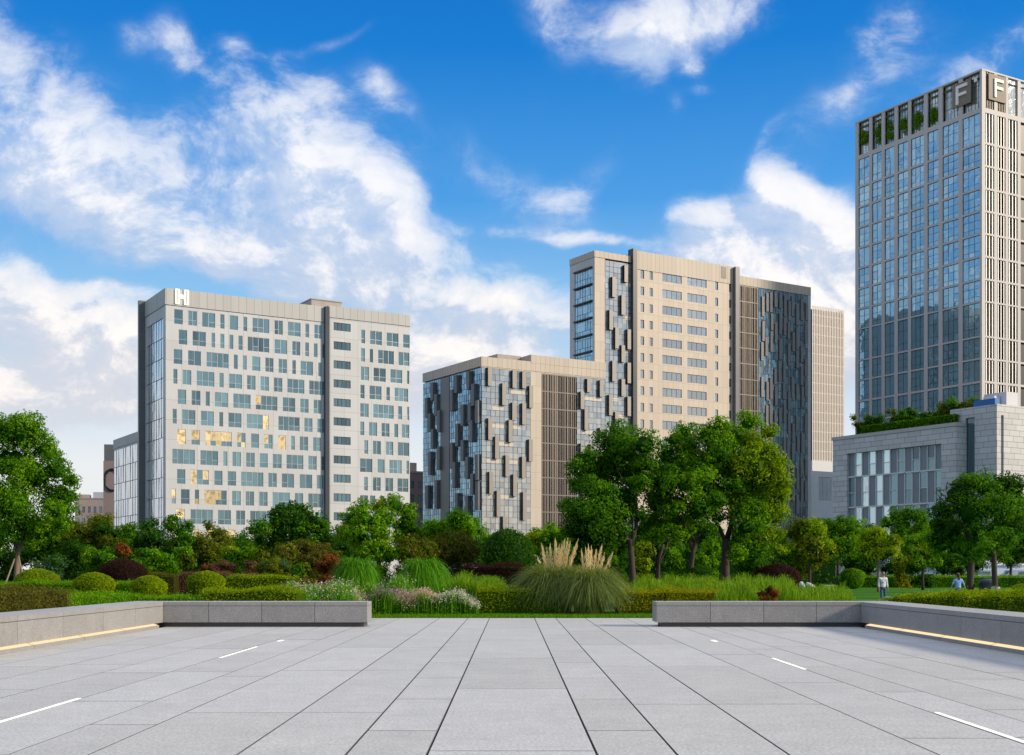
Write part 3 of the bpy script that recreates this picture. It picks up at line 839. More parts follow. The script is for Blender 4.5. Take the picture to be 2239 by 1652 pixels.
emit_windows(tb, ribs, M['frame_dark'], [M['b_glass'], M['dusk_window']], 100, 'ribbon_window')
emit_windows(tb, small, M['frame_dark'], [M['b_glass'], M['dusk_window']], 100, 'window')
lc = curtain('left', .8, bT - 2.0, LB.za(1300, 794) - 4, Hc - 2.4, 1.05, 1.94, rng, b_tones(0, .2, 1), d=.15, mw=.06, amp=.010)
zz = Hc - 2.4
lc.build('side_glazing', [M['t_glass'], M['frame_dark']], tb)
for k in range(7):
    shelf = MB(); shelf.box(-.45, .2, .75, bT - 1.95, Hc - 2.35 - fl * k, Hc - 2.05 - fl * k)
    shelf.build('sun_shelf', M['fin_dark'], tb)
nz0 = TB.za(1350, 960) - 6
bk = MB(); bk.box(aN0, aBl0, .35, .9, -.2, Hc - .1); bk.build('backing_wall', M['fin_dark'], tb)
cn = curtain('front', aN0, aBl0 - .02, 0, TB.za(1340, 574) + .2, 1.15, 1.29, rng, b_tones(0, .25, 1), d=.0, mw=.05, amp=.010); cn.build('curtain_wall', [M['b_glass'], M['frame_dark']], tb)
spandrels(TB, tb, 'front', aN0, aBl0 - .05, 0, [Hc - 1.5 - fl * k for k in range(1, 17)], rng)
F3 = [(388,160,105),(313,232,125),(370,345,122),(295,437,122),(331,545,130),(407,557,123),(370,655,105),(313,752,127),(407,763,127),(370,863,107),(407,973,120),(293,962,127),(330,1068,125),(235+140,1165,125),(300,1260,120)]
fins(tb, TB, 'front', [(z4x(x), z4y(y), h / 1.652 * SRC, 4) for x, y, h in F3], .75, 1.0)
b1 = MB(); b1.box(aBl0, aBl1, -1.0, 1.0, -.2, TB.za(1383, 546)); b1.build('blade', M['dark_blade'], tb)
b2 = MB(); b2.box(aM1 + .02, aK1, -1.1, 1.0, -.2, TB.za(1606, 586)); b2.build('blade', M['grey_blade'], tb)
cp = MB()
zHm = H0 + .25
cp.box(-.10, aBl0 - .01, -.12, bT, Hc, H0); cp.box(aBl1 + .01, aM1, -.12, .6, Hc - 1.3, TB.za(1388, 548)); cp.box(aBl1 + .01, aM1, .6, bT, Hc - .04, TB.za(1388, 548) - .4)
cp.box(aK1 + .01, aEnd + .06, -.12, 26, zR - 2.2, zR)
cp.build('parapet', M['beige_cap'], tb)
nk = MB(); n0, n1 = TB.a(z4x(996)), TB.a(z4x(1028)); nk.box(n0, n1, -.16, -.125, TB.za(z4x(996), z4y(238)), TB.za(z4x(996), z4y(165))); nk.build('parapet_dark_plate', M['fin_dark'], tb)  # near-black plate standing proud of the parapet face, no hollow behind it
rp = MB(); rp.box(TB.a(z4x(1110)), TB.a(z4x(1170)), 4, 9, zR, zR + 1.9); rp.build('penthouse', M['concrete'], tb)
louvre_panel(tb, aK1, aLv, 0, zR - 2.3, .5, fl, rng)
gR = curtain('front', aLv + .02, aEnd - 1.0, 0, zR - 2.3, .85, 1.94, rng, b_tones(0, .0, .9), d=.0, mw=.06, amp=.014); gR.build('dark_curtain_wall', [M['r_glass'], M['frame_dark']], tb)
es = MB(); es.box(aEnd - 1.0, aEnd + .03, -.12, .25, -.2, zR - 2.25); es.build('end_strip', M['cool_wall'], tb)
F4 = []
r4 = np.random.default_rng(21)
nc = 11
for c in range(nc):
    z = r4.uniform(0, 60)
    x = 1245 + c * 27
    y = 305 + x * 0.0 + (x - 1245) * .17 + z
    while y < 1600:
        h = r4.uniform(95, 140)
        F4.append((x + r4.uniform(-4, 4), y, h)); y += h + r4.choice([8, 30, 100, 160])
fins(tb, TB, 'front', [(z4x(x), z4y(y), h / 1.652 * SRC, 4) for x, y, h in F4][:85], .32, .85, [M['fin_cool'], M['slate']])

# ================================================================== SLATTED TOWER BEHIND, SMALL BLOCKS
EB = Bld('slatted_tower', 1776, 430.0, 31.5, 'slender pale tower of close vertical slats behind the beige office block', 'tower')
eb = EB.root
eL = EB.a(1847); eZ = EB.za(1776, 668)
m = MB(); zb0 = EB.za(1776, 1008)
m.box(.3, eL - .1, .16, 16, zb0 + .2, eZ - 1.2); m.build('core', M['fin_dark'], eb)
n = 20
for k in range(n):
    pass
sl = MB()
for k in range(n):
    a = eL * k / n
    sl.box(a, a + eL / n * .60, -.02, .10, zb0, eZ + .0)
for k in range(12): sl.box(eL - .3, eL + .2, 1 + k * 1.2, 1.8 + k * 1.2, zb0, eZ)
for k in range(16): sl.box(0, eL - .1, .101, .155, zb0 + k * (eZ - zb0) / 16, zb0 + k * (eZ - zb0) / 16 + .35)
sl.build('slat_screen', M['slat'] if 'slat' in M else M.setdefault('slat', plain('beige_slat', (.60, .55, .51), .6, 0, .08, .3)), eb)
bp = MB(); bp.box(-.6, eL + 2, -.6, 15, -.2, zb0 - .01); bp.build('podium', M['white_paint'], eb)

WB = Bld('white_annex', 1774, 336.0, 31.5, 'small white annex with a big square window below the slatted tower')
wb = WB.root
wL = WB.a(1840); wz = WB.za(1776, 1030)
x0, x1 = WB.a(1790), WB.a(1818); hz0, hz1 = WB.za(1790, 1094), WB.za(1790, 1043)
m = MB(); wall_with_holes(m, 'front', 0, wL, -.2, wz, [(x0, x1, hz0, hz1)], .3); m.quad((0, 0, wz), (wL, 0, wz), (wL, 8, wz), (0, 8, wz)); m.quad((0, 0, -.2), (0, 8, -.2), (0, 8, wz), (0, 0, wz)); m.quad((wL, 0, -.2), (wL, 8, -.2), (wL, 8, wz), (wL, 0, wz)); m.quad((0, 8, -.2), (wL, 8, -.2), (wL, 8, wz), (0, 8, wz))
M['annex_wall'] = plain('white_annex_wall', (.78, .79, .84), .5, 0, .08, .3)
m.build('wall', M['annex_wall'], wb)
f, g = window('front', x0, x1, hz0, hz1, rng, 1.6, (.45,), .1, .1); emit_windows(wb, [(f, g, 1)], M['frame'], [M['pale_glass'], M['dusk_window']])

def plain_block(name, px0, px1, pytop, depth, th, wallm, label, rows, cols, roof_extra=None, dd=14):
    B = Bld(name, px0, depth, th, label)
    L = B.a(px1); zt = B.za(px0, pytop)
    hs, ws = [], []
    for r in range(rows):
        for c in range(cols):
            s0 = L * (c + .3) / cols; s1 = L * (c + .75) / cols; z1 = zt - 2.2 - 3.6 * r; z0 = z1 - 1.9
            if z0 < 1: continue
            hs.append((s0, s1, z0, z1)); ws.append(window('front', s0, s1, z0, z1, rng, 1.1, (), .08, .1) + (1,))
    m = MB(); wall_with_holes(m, 'front', 0, L, -.2, zt, hs, .25)
    m.quad((0, 0, -.2), (0, dd, -.2), (0, dd, zt), (0, 0, zt)); m.quad((L, 0, -.2), (L, dd, -.2), (L, dd, zt), (L, 0, zt)); m.quad((0, 0, zt), (L, 0, zt), (L, dd, zt), (0, dd, zt)); m.quad((0, dd, -.2), (L, dd, -.2), (L, dd, zt), (0, dd, zt))
    m.build('wall', wallm, B.root)
    if ws: emit_windows(B.root, ws, M['frame_dark'], [M['h_glass'], M['dusk_window']])
    c_ = MB(); c_.box(-.1, L + .1, -.1, dd + .1, zt + .002, zt + .5); c_.build('roof', M['concrete'], B.root)
    return B, L, zt
B_, L_, z_ = plain_block('mauve_block', 893, 925, 1034, 330, 31.5, M['mauve_wall'], 'small mauve block in the gap between the two larger office blocks', 6, 2)
m = MB(); m.box(1, 4, 3, 6, z_ + .5, z_ + 3); m.build('penthouse', M['pink_wall'], B_.root)
B_, L_, z_ = plain_block('pink_block', 164, 226, 1092, 380, 14, M['pink_wall'], 'low pinkish block with small dark windows far behind the big left tree', 5, 5)
m = MB(); m.box(L_ * .12, L_ * .5, 2, 7, z_ + .5, z_ + 1.6); m.box(L_ * .62, L_ * .98, 2, 8, z_ + .5, z_ + 2.4, 1); m.build('penthouse', [M['pink_wall'], M['white_paint']], B_.root)
# mauve pylon with a ring sign, left of the white block
PB = Bld('mauve_pylon_block', 226, 290, 8.0, 'narrow mauve block with a dark ring sign left of the white office block')
pL = PB.a(252); pz = PB.za(226, 972); pz2 = PB.za(226, 1008)
m = MB(); m.box(0, pL, 0, 10, -.2, pz2); m.build('wall', M['mauve_wall'], PB.root)
m = MB(); m.box(.15, pL, -.1 + .15, 10, pz2 + .003, pz); m.build('upper_cladding', M['grey_blade'], PB.root)
rg = MB(); cx, cz, rr = PB.a(246), PB.za(243, 1050), 2.5
pts = [(cx + math.cos(t) * rr * .72, -.12, cz + math.sin(t) * rr) for t in np.linspace(0.5, 2 * math.pi - .5, 25)]
rg.tube(pts, [.28] * 25, 6); rg.build('ring_sign', M['frame_dark'], PB.root)

# ================================================================== RIGHT TOWER
def z5x(v): return (3180 + v / 1.835) * SRC
def z5y(v): return (200 + v / 1.835) * SRC
FT = Bld('grid_tower', 2147, 300.0, 29.5, 'tall grid facade tower of blue windows with white letter F signs at its top', 'tower')
ft = FT.root
rng = np.random.default_rng(8)
fz = FT.za(2147, 150); bE = FT.b(1870); xc = 2123
LC = [(788,907),(650,760),(547,622),(433,522),(342,412),(252,318),(165,230),(72,145)]
RR = [(164, 243.5), (254, 317.7)] + [(322.5 + 49.2 * k, 322.5 + 49.2 * k + 44.8) for k in range(7)] + [(666, 738), (742, 786), (790, 836), (841, 886), (890, 935), (940, 985)]
wz = [(FT.zb(xc, b), FT.zb(xc, a)) for a, b in RR]
holes, wins, crown = [], [], []
for r, (z0, z1) in enumerate(wz):
    for (x1_, x0_) in LC:
        s0, s1 = sorted((FT.b(z5x(x1_)), FT.b(z5x(x0_))))
        holes.append((s0, s1, z0, z1))
        if r == 0:
            f, g = window('left', s0, s1, z0, z1, rng, .95, (.33, .66), .10, .80, tsplit=1, amp=.012); crown.append((f, g, 1))
        else:
            f, g = window('left', s0, s1, z0, z1, rng, 1.55, (.24, .64), .09, .22, tsplit=.8, amp=.010, tone_lo=.1 if r < 9 else 0, tone_hi=1 if r < 9 else .5)
            wins.append((f, g, 100 - r if r < 11 else 1))
w = MB()
wall_with_holes(w, 'left', 0, bE, -.2, fz - .4, holes, .36)
RC = [(945,1007),(1027,1085),(1102,1168),(1188,1250),(1270,1330),(1350,1410),(1430,1490),(1510,1570)]
aE = FT.a(z5x(1600))
holes2, rw = [], []
xr2 = z5x(945)
for r, (z0, z1) in enumerate(wz):
    for q, (x0_, x1_) in enumerate(RC):
        s0, s1 = FT.a(z5x(x0_)), FT.a(z5x(x1_))
        holes2.append((s0, s1, z0, z1))
        P = pf('front')
        f, g = MB(), MB()
        n = 3
        fbox(f, 'front', s0 + .01, s1 - .01, z0 + .01, z1 - .01, .50, .56)
        ww = (s1 - s0) / n
        for k in range(n - 0):
            a = s0 + ww * (k + .36); b = a + ww * .35
            tilt_pane(g, 'front', a, b, z0 + .06, z1 - .06, .16, 0, rng.uniform(0, 1), rng, .004)
            fbox(f, 'front', a - .05, a - .005, z0 + .03, z1 - .03, .12, .5)
        if r == 0: continue
        if q < 3: rw.append((f, g, 1))
wall_with_holes(w, 'front', 0, aE, -.2, fz - .4, holes2, .57)
w.quad((aE, 0, -.2), (aE, bE, -.2), (aE, bE, fz - .4), (aE, 0, fz - .4)); w.quad((0, bE, -.2), (aE, bE, -.2), (aE, bE, fz - .4), (0, bE, fz - .4)); w.quad((0, 0, fz - 1.8), (aE, 0, fz - 1.8), (aE, bE, fz - 1.8), (0, bE, fz - 1.8))
w.build('facade_grid', M['tower_stone'], ft)
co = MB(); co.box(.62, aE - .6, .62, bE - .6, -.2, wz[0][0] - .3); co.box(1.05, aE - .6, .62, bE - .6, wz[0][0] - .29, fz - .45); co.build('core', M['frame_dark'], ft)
t_ = MB(); t_.box(-.06, aE, -.06, .5, fz - .4, fz); t_.box(-.06, 2.4, .5, bE + .05, fz - .4, fz); t_.build('coping', M['tower_stone'], ft)
emit_windows(ft, wins, M['frame_dark'], [M['t_glass'], M['dusk_window']], 100, 'window')
M['crown_glass'] = glass('roof_screen_glass', (.30, .32, .28), (.80, .80, .74), .6, .06, .05)
emit_windows(ft, crown, M['frame_dark'], [M['crown_glass'], M['dusk_window']], 100, 'roof_screen')
emit_windows(ft, rw, M['frame_dark'], [M['blind'], M['dusk_window']], 100, 'slot_window')
# roof screens and letter boards on both faces
m = MB()
for (x0_, x1_) in RC[2:5]:
    fbox(m, 'front', FT.a(z5x(x0_)) + .01, FT.a(z5x(x1_)) - .01, wz[0][0] + .01, wz[0][1] - .01, .4, .45)
m.build('roof_screen', M['crown_glass'], ft)
M['sign_board'] = plain('brown_sign_board', (.20, .17, .135), .6, 0, .15, .8)
bd = MB(); s0, s1 = sorted((FT.b(z5x(722)), FT.b(z5x(850)))); zA, zB = FT.zb(z5x(780), z5y(366)), FT.zb(z5x(780), z5y(205))
bd.box(-.30, -.02, s0, s1, zA, zB); bd.build('sign_board', M['sign_board'], ft)
# letter runs with its foot at the far (left) end as read from the street
f_ = MB(); sa, sb = FT.b(z5x(828)), FT.b(z5x(752)); zl0, zl1 = FT.zb(z5x(760), z5y(360)), FT.zb(z5x(760), z5y(232)); t = .72
f_.box(-.62, -.31, sb - t, sb, zl0, zl1); f_.box(-.62, -.31, sa, sb - t, zl1 - t, zl1); f_.box(-.62, -.31, sa + .3, sb - t, zl0 + (zl1 - zl0) * .5 - t*.5, zl0 + (zl1 - zl0) * .5 + t*.5)
f_.build('letter_sign', M['sign_white'], ft)
bd2 = MB(); s0, s1 = FT.a(z5x(962)), FT.a(z5x(1082)); zA, zB = FT.za(z5x(962), z5y(318)), FT.za(z5x(962), z5y(140))
bd2.box(s0, s1, -.30, -.02, zA, zB); bd2.build('sign_board', M['sign_board'], ft)
letter('front', 'F', FT.a(z5x(996)), FT.a(z5x(1058)), FT.za(z5x(996), z5y(305)), FT.za(z5x(996), z5y(178)), -.62, -.31, .66).build('letter_sign', M['sign_white'], ft)
lv = MB(); s0, s1 = FT.a(z5x(945)), FT.a(z5x(1085))
k = s0 + .1
while k < s1 - .2: fbox(lv, 'front', k, k + .22, wz[0][0] + .02, wz[0][1] - .02, .1, .3); k += .62
lv.build('roof_screen', M['brown_louvre'], ft)
ts = MB(); s0, s1 = sorted((FT.b(z5x(873)), FT.b(z5x(890)))); ts.box(-.3, -.02, s0, s1, FT.zb(z5x(880), z5y(200)), FT.zb(z5x(880), z5y(172))); ts.build('small_sign', M['sign_white'], ft)

# ================================================================== STONE PODIUM WITH ROOF GARDEN
def z6x(v): return (3000 + v / 1.652) * SRC
def z6y(v): return (1050 + v / 1.652) * SRC
SP = Bld('stone_podium', z6x(965), 186.0, 31.0, 'grey stone podium building with tall paned glazing below the blue tower')
sp = SP.root
rng = np.random.default_rng(9)
pz = SP.za(z6x(965), z6y(905)); pE = SP.b(z6x(203))
g0, g1 = SP.b(z6x(875)), SP.b(z6x(290)); gz = SP.zb(z6x(875), z6y(1015))
w = MB()
wall_with_holes(w, 'left', 0, pE, -.2, pz, [(g0, g1, 1.0, gz)], .8)
aR = SP.a(z6x(1024))
w.quad((0, 0, -.2), (aR, 0, -.2), (aR, 0, pz), (0, 0, pz)); w.quad((0, pE, -.2), (aR, pE, -.2), (aR, pE, pz), (0, pE, pz))
aD = 24.0
w.quad((.4, .4, pz - .3), (aD, .4, pz - .3), (aD, pE, pz - .3), (.4, pE, pz - .3)); w.quad((aR, pE, -.2), (aD, pE, -.2), (aD, pE, pz), (aR, pE, pz)); w.quad((aD, 0, -.2), (aD, pE, -.2), (aD, pE, pz), (aD, 0, pz))
w.build('wall', M['podium_stone'], sp)
c = MB(); c.box(-.10, .45, -.10, pE + .1, pz, pz + .55); c.box(.45, aR - .01, -.10, .45, pz, pz + .55); c.box(.45, aD, pE - .4, pE + .1, pz, pz + .55); c.build('coping', M['podium_coping'] if 'podium_coping' in M else M.setdefault('podium_coping', plain('podium_coping', (.40, .40, .41), .7, 0, .12, .4)), sp)
# tall glazing: 13 bays, three storeys
zs = [SP.zb(z6x(875), z6y(v)) for v in (1015, 1178, 1383)] + [1.0]
M['pale_frame'] = plain('pale_window_frame', (.60, .61, .62), .5)
M['p_panel'] = plain('blue_grey_panel', (.20, .23, .27), .45, .2, .12, .5)
M['p_lite'] = glass('podium_glass_light', (.50, .70, .78), (.74, .90, .95), .5, .08)
n = 13
LT = {(0, 1), (0, 3), (0, 5), (1, 2), (1, 4), (2, 1), (2, 3), (2, 5)}
for lv_ in range(3):
    zt, zb = zs[lv_], zs[lv_ + 1]
    for k in range(n):
        a = g1 - (g1 - g0) * (k + 1) / n; b = g1 - (g1 - g0) * k / n
        solid = (k + lv_) % 2 == 0
        lt = (lv_, k) in LT
        mf = MB(); P = pf('left')
        fbox(mf, 'left', a - .065, a + .065, zb + .1, zt - .1, .34, .52)
        fbox(mf, 'left', a + .07, b - .07, zb, zb + .22, .30, .5)
        if not solid: fbox(mf, 'left', a + .07, b - .07, (zb + zt) / 2 - .05, (zb + zt) / 2 + .05, .36, .5); 
        fo = mf.build('window', M['pale_frame'], sp)
        gp = MB(); tilt_pane(gp, 'left', a, b, zb, (zb + zt) / 2, .5, 0, rng.uniform(0, 1), rng, .004); tilt_pane(gp, 'left', a, b, (zb + zt) / 2, zt, .5, 0, rng.uniform(0, 1), rng, .004)
        gp.build('pane', M['p_lite'] if lt else (M['p_panel'] if solid else M['h_glass']), fo)
_p = SP.C + SP.u * (aR + .02); _k = (z6x(1220) - CX) / PX      # its left side runs on from the end of the podium's short return
_t = (_p.x - _k * _p.y) / (SP.v.x - _k * SP.v.y)
UB = Bld('stone_block', z6x(1220), (_p - SP.v * _t).y, 31.0, 'taller stone clad block with a blue sheet on its roof at the right edge')
ub = UB.root
uz = UB.za(z6x(1220), z6y(768)); uE = UB.b(z6x(930)); uA = 30.0
h0, h1 = UB.b(z6x(1082)), UB.b(z6x(1025)); hz = UB.zb(z6x(1050), z6y(855))
v0, v1 = UB.a(z6x(1246)), UB.a(z6x(1262))
w = MB()
wall_with_holes(w, 'left', 0, uE, -.2, uz, [(h0, h1, 6, hz)], .5)
wall_with_holes(w, 'front', 0, uA, -.2, uz, [(v0, v1, 14, UB.za(z6x(1246), z6y(838)))], .6)
w.quad((0, uE, -.2), (uA, uE, -.2), (uA, uE, uz), (0, uE, uz)); w.quad((0, 0, uz - .2), (uA, 0, uz - .2), (uA, uE, uz - .2), (0, uE, uz - .2)); w.quad((uA, 0, -.2), (uA, uE, -.2), (uA, uE, uz), (uA, 0, uz))
w.build('wall', M['podium_stone'], ub)
f, g = window('left', h0, h1, 6, hz, rng, 1.2, (.25, .55), .1, .3, tone_hi=.4); g2_, f2_ = None, None
f2, g2 = window('front', v0, v1, 14, UB.za(z6x(1246), z6y(838)), rng, 2, (.55,), .1, .4, tone_hi=.2)
emit_windows(ub, [(f, g, 1), (f2, g2, 1)], M['frame_dark'], [M['h_glass'], M['dusk_window']])
bs = MB(); bs.box(-.04, .9, .3, UB.b(z6x(1075)), uz + .002, UB.zb(z6x(1150), z6y(745)) + .1); bs.build('roof_sheet', M['blue_sheet'], ub)
ex = MB(); ex.box(UB.a(z6x(1310)), UB.a(z6x(1345)), 3, 5, uz - .2, uz + 1.8); ex.box(UB.a(z6x(1350)), UB.a(z6x(1420)), 2, 6, uz - .2, uz + 2.4); ex.build('roof_unit', M['white_paint'], ub)
# ================================================================== FOLIAGE
def PXW(px, py, d):
    """point seen at (px, py) of the 2239 px wide picture when it stands d metres away"""
    return np.array([(px - CX) / PX * d, d, EYE + (HY - py) / PX * d])
def gz(x, y): return float(ground_h(x, y))
class Quads:
    """leaf, blade and core faces collected as numpy blocks and linked as one mesh"""
    def __init__(s): s.V = []; s.T = []; s.M = []
    def add(s, V, tone, mi=0):
        s.V.append(V.astype(np.float32)); s.T.append(np.broadcast_to(np.asarray(tone, np.float32), (len(V),)).copy()); s.M.append(np.full(len(V), mi, np.int32))
    def leaves(s, P, N, size, rng, mi=0, aspect=.5, tone=None, droop=.0):
        n = len(P)
        if n == 0: return
        N = N / (np.linalg.norm(N, axis=1, keepdims=True) + 1e-9)
        r = rng.normal(size=(n, 3)); r[:, 2] -= droop
        t = r - N * (r * N).sum(1, keepdims=True); t /= np.linalg.norm(t, axis=1, keepdims=True) + 1e-9
        b = np.cross(N, t)
        L = (size * rng.uniform(.7, 1.3, n))[:, None]; Wd = L * aspect
        V = np.stack([P - t * L * .5, P + b * Wd * .5 + N * L * .10, P + t * L * .5, P - b * Wd * .5 + N * L * .10], 1)
        s.add(V, rng.uniform(0, 1, n) if tone is None else tone, mi)
    def blob(s, c, r, mi=0, nu=12, nv=7, rng=None, amp=.12, tone=.1, zmin=None):
        th = np.linspace(0, 2 * np.pi, nu + 1); ph = np.linspace(-np.pi / 2, np.pi / 2, nv + 1)
        g = np.ones((nv + 1, nu + 1))
        if rng is not None:
            g[:, :-1] += rng.uniform(-amp, amp, (nv + 1, nu)); g[:, -1] = g[:, 0]; g[0, :] = g[0, 0]; g[-1, :] = g[-1, 0]
        X = c[0] + r[0] * g * np.cos(ph)[:, None] * np.cos(th); Y = c[1] + r[1] * g * np.cos(ph)[:, None] * np.sin(th); Z = c[2] + r[2] * g * np.sin(ph)[:, None] * np.ones_like(th)
        if zmin is not None: Z = np.maximum(Z, zmin)
        G = np.stack([X, Y, Z], 2)
        V = np.stack([G[:-1, :-1], G[:-1, 1:], G[1:, 1:], G[1:, :-1]], 2).reshape(-1, 4, 3)
        s.add(V, tone, mi)
    def box(s, lo, hi, mi=0, tone=.1):
        m = MB(); m.box(lo[0], hi[0], lo[1], hi[1], lo[2], hi[2])
        s.add(np.array([[m.v[i] for i in f] for f in m.f]), tone, mi)
    def ribbons(s, C, Wd, side, tone, mi=0):
        """C (n, k, 3) centre lines, Wd (n, k) widths, side (n, 3) -> quads along each ribbon"""
        A = C - side[:, None, :] * Wd[..., None] * .5; B = C + side[:, None, :] * Wd[..., None] * .5
        V = np.stack([A[:, :-1], B[:, :-1], B[:, 1:], A[:, 1:]], 2)
        k = V.shape[1]
        s.add(V.reshape(-1, 4, 3), np.repeat(tone, k), mi)
    def build(s, name, mats, parent=None, loc=(0, 0, 0)):
        V = np.concatenate(s.V).reshape(-1, 3) - np.asarray(loc, np.float32); n = len(V) // 4
        me = bpy.data.meshes.new(name)
        me.vertices.add(len(V)); me.loops.add(len(V)); me.polygons.add(n)
        me.vertices.foreach_set('co', V.ravel().astype(np.float32))
        me.loops.foreach_set('vertex_index', np.arange(len(V), dtype=np.int32))
        me.polygons.foreach_set('loop_start', np.arange(0, len(V), 4, dtype=np.int32))
        for m in (mats if isinstance(mats, (list, tuple)) else [mats]): me.materials.append(m)
        me.polygons.foreach_set('material_index', np.concatenate(s.M))
        at = me.attributes.new('tone', 'FLOAT', 'FACE'); at.data.foreach_set('value', np.concatenate(s.T))
        me.update(calc_edges=True)
        o = bpy.data.objects.new(name, me); col.objects.link(o)
        if parent is not None: o.parent = parent
        else: o.location = loc
        return o
def leafmat(name, stops, rough=.55, trans=.44, spec=.06):
    m, n, p, o = new_mat(name)
    a = n.n('ShaderNodeAttribute', attribute_name='tone').outputs['Fac']
    r = n.n('ShaderNodeValToRGB'); n.l(a, r.inputs['Fac'])
    cr = r.color_ramp
    k = len(stops) - 1
    cr.elements[0].color = (*stops[0], 1); cr.elements[1].color = (*stops[-1], 1)
    for i, c in enumerate(stops[1:-1]):
        e = cr.elements.new((i + 1) / k); e.color = (*c, 1)
    n.l(r.outputs['Color'], p.inputs['Base Color'])
    p.inputs['Roughness'].default_value = rough; p.inputs['Specular IOR Level'].default_value = spec
    tr = n.n('ShaderNodeBsdfTranslucent'); n.l(n.mix(1.0, r.outputs['Color'], (1.3, 1.2, .3), 'MULTIPLY'), tr.inputs['Color'])
    ms = n.n('ShaderNodeMixShader'); ms.inputs[0].default_value = trans
    n.l(p.outputs[0], ms.inputs[1]); n.l(tr.outputs[0], ms.inputs[2]); n.l(ms.outputs[0], o.inputs['Surface'])
    return m
LF = {
 'camphor': leafmat('camphor_leaves', [(0.022, 0.090, 0.0036), (0.050, 0.175, 0.0045), (0.100, 0.265, 0.0063), (0.190, 0.370, 0.0099)]),
 'bright': leafmat('bright_leaves', [(0.040, 0.140, 0.0036), (0.095, 0.260, 0.0045), (0.180, 0.380, 0.0072), (0.290, 0.490, 0.0108)]),
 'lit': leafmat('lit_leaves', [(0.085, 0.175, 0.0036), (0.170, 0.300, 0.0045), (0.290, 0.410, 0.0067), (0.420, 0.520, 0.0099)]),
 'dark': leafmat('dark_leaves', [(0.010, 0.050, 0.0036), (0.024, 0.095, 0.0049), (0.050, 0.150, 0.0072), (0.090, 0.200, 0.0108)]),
 'olive': leafmat('olive_leaves', [(0.049, 0.083, 0.0059), (0.099, 0.140, 0.0077), (0.165, 0.206, 0.0103), (0.247, 0.264, 0.0149)]),
 'brownish': leafmat('brown_green_leaves', [(.055, .058, .010), (.095, .100, .014), (.145, .145, .020), (.20, .175, .035)]),
 'yellow': leafmat('yellow_green_leaves', [(0.065, 0.125, 0.0018), (0.150, 0.255, 0.0027), (0.260, 0.370, 0.0045), (0.400, 0.480, 0.0072)]),
 'gold': leafmat('gold_leaves', [(0.100, 0.130, 0.0023), (0.210, 0.235, 0.0036), (0.340, 0.345, 0.0054), (0.460, 0.430, 0.0090)]),
 'maroon': leafmat('maroon_leaves', [(.016, .008, .007), (.034, .014, .011), (.058, .024, .018), (.085, .04, .026)]),
 'rust': leafmat('rust_leaves', [(.10, .030, .008), (.19, .065, .016), (.29, .11, .028), (.36, .17, .05)]),
 'pinkgrass': leafmat('pink_grass', [(.085, .043, .025), (.153, .076, .047), (.230, .119, .076), (.281, .170, .111)]),
 'blade': leafmat('grass_blades', [(0.025, 0.125, 0.0036), (0.060, 0.230, 0.0054), (0.125, 0.340, 0.0099), (0.250, 0.460, 0.0203)], .45, .3),
 'pampas': leafmat('pampas_blades', [(.07, .125, .025), (.13, .20, .045), (.23, .30, .085), (.38, .43, .17)], .5, .4),
 'plume': leafmat('pampas_plumes', [(.58, .47, .33), (.70, .59, .44), (.80, .70, .55), (.86, .79, .66)], .8, .45),
 'meadow': leafmat('meadow_blades', [(0.055, 0.150, 0.0045), (0.110, 0.250, 0.0063), (0.190, 0.350, 0.0135), (0.330, 0.440, 0.0360)], .5, .3),
 'lawn': leafmat('lawn_blades', [(0.030, 0.125, 0.0018), (0.065, 0.205, 0.0027), (0.115, 0.280, 0.0054), (0.170, 0.350, 0.0090)], .5, .3),
 'flower_white': leafmat('white_flowers', [(.50, .46, .46), (.62, .56, .58), (.72, .68, .68), (.80, .76, .74)], .6, .3),
 'flower_pink': leafmat('pink_flowers', [(.42, .24, .22), (.52, .33, .31), (.60, .42, .38), (.68, .54, .48)], .6, .3),
 'flower_purple': leafmat('purple_flowers', [(.16, .09, .15), (.24, .14, .22), (.33, .21, .29), (.45, .32, .38)], .6, .3),
 'bluegreen': leafmat('blue_green_leaves', [(.030, .091, .036), (.058, .140, .058), (.099, .198, .083), (.148, .264, .116)]),
}
M['bark'] = plain('dark_bark', (.055, .042, .032), .9, 0, .35, 6)
M['bark_pale'] = plain('pale_bark', (.20, .155, .11), .85, 0, .25, 6)
M['stake'] = plain('timber_stake', (.30, .235, .165), .8, 0, .2, 4)
def clump_leaves(q, c, r, rng, L, mi=0, dens=1.0, sub=(.30, .46), flat=.85, core=True, tone_shift=0.0):
    """one foliage mass: tufts over its surface, leaves over each tuft, with a rough inner core"""
    r = np.asarray(r, float); rm = r.mean()
    rs0 = max(L * 1.6, min(.62, rm * .42))
    ns = int(np.clip(9.5 * (rm / rs0) ** 2 * .60, 9, 90))
    if core: q.blob(c, r * .52, mi, 10, 6, rng, .22, .0)
    D = rng.normal(size=(ns, 3)); D[:, 2] += .18; D /= np.linalg.norm(D, axis=1, keepdims=True)
    rad = rng.uniform(.50, 1.04, ns)
    S = c + D * r * rad[:, None]
    rs = rs0 * rng.uniform(.65, 1.25, ns)
    per = np.maximum(8, (dens * 3.1 * rs ** 2 / (L * L * .42)).astype(int))
    idx = np.repeat(np.arange(ns), per); n = len(idx)
    d = rng.normal(size=(n, 3)); d[:, 2] += .30; d /= np.linalg.norm(d, axis=1, keepdims=True)
    k = rng.uniform(.25, 1.0, n) ** .45
    P = S[idx] + d * (rs[idx] * k)[:, None] * np.array([1, 1, flat])
    N = d * .9 + D[idx] * .5 + rng.normal(size=(n, 3)) * .42
    tuft = rng.uniform(-.22, .22, ns)
    tone = np.clip(rng.beta(2.2, 2.6, n) * .8 + tuft[idx] + .06 + tone_shift, 0, 1)
    q.leaves(P, N, L, rng, mi, .52, tone)
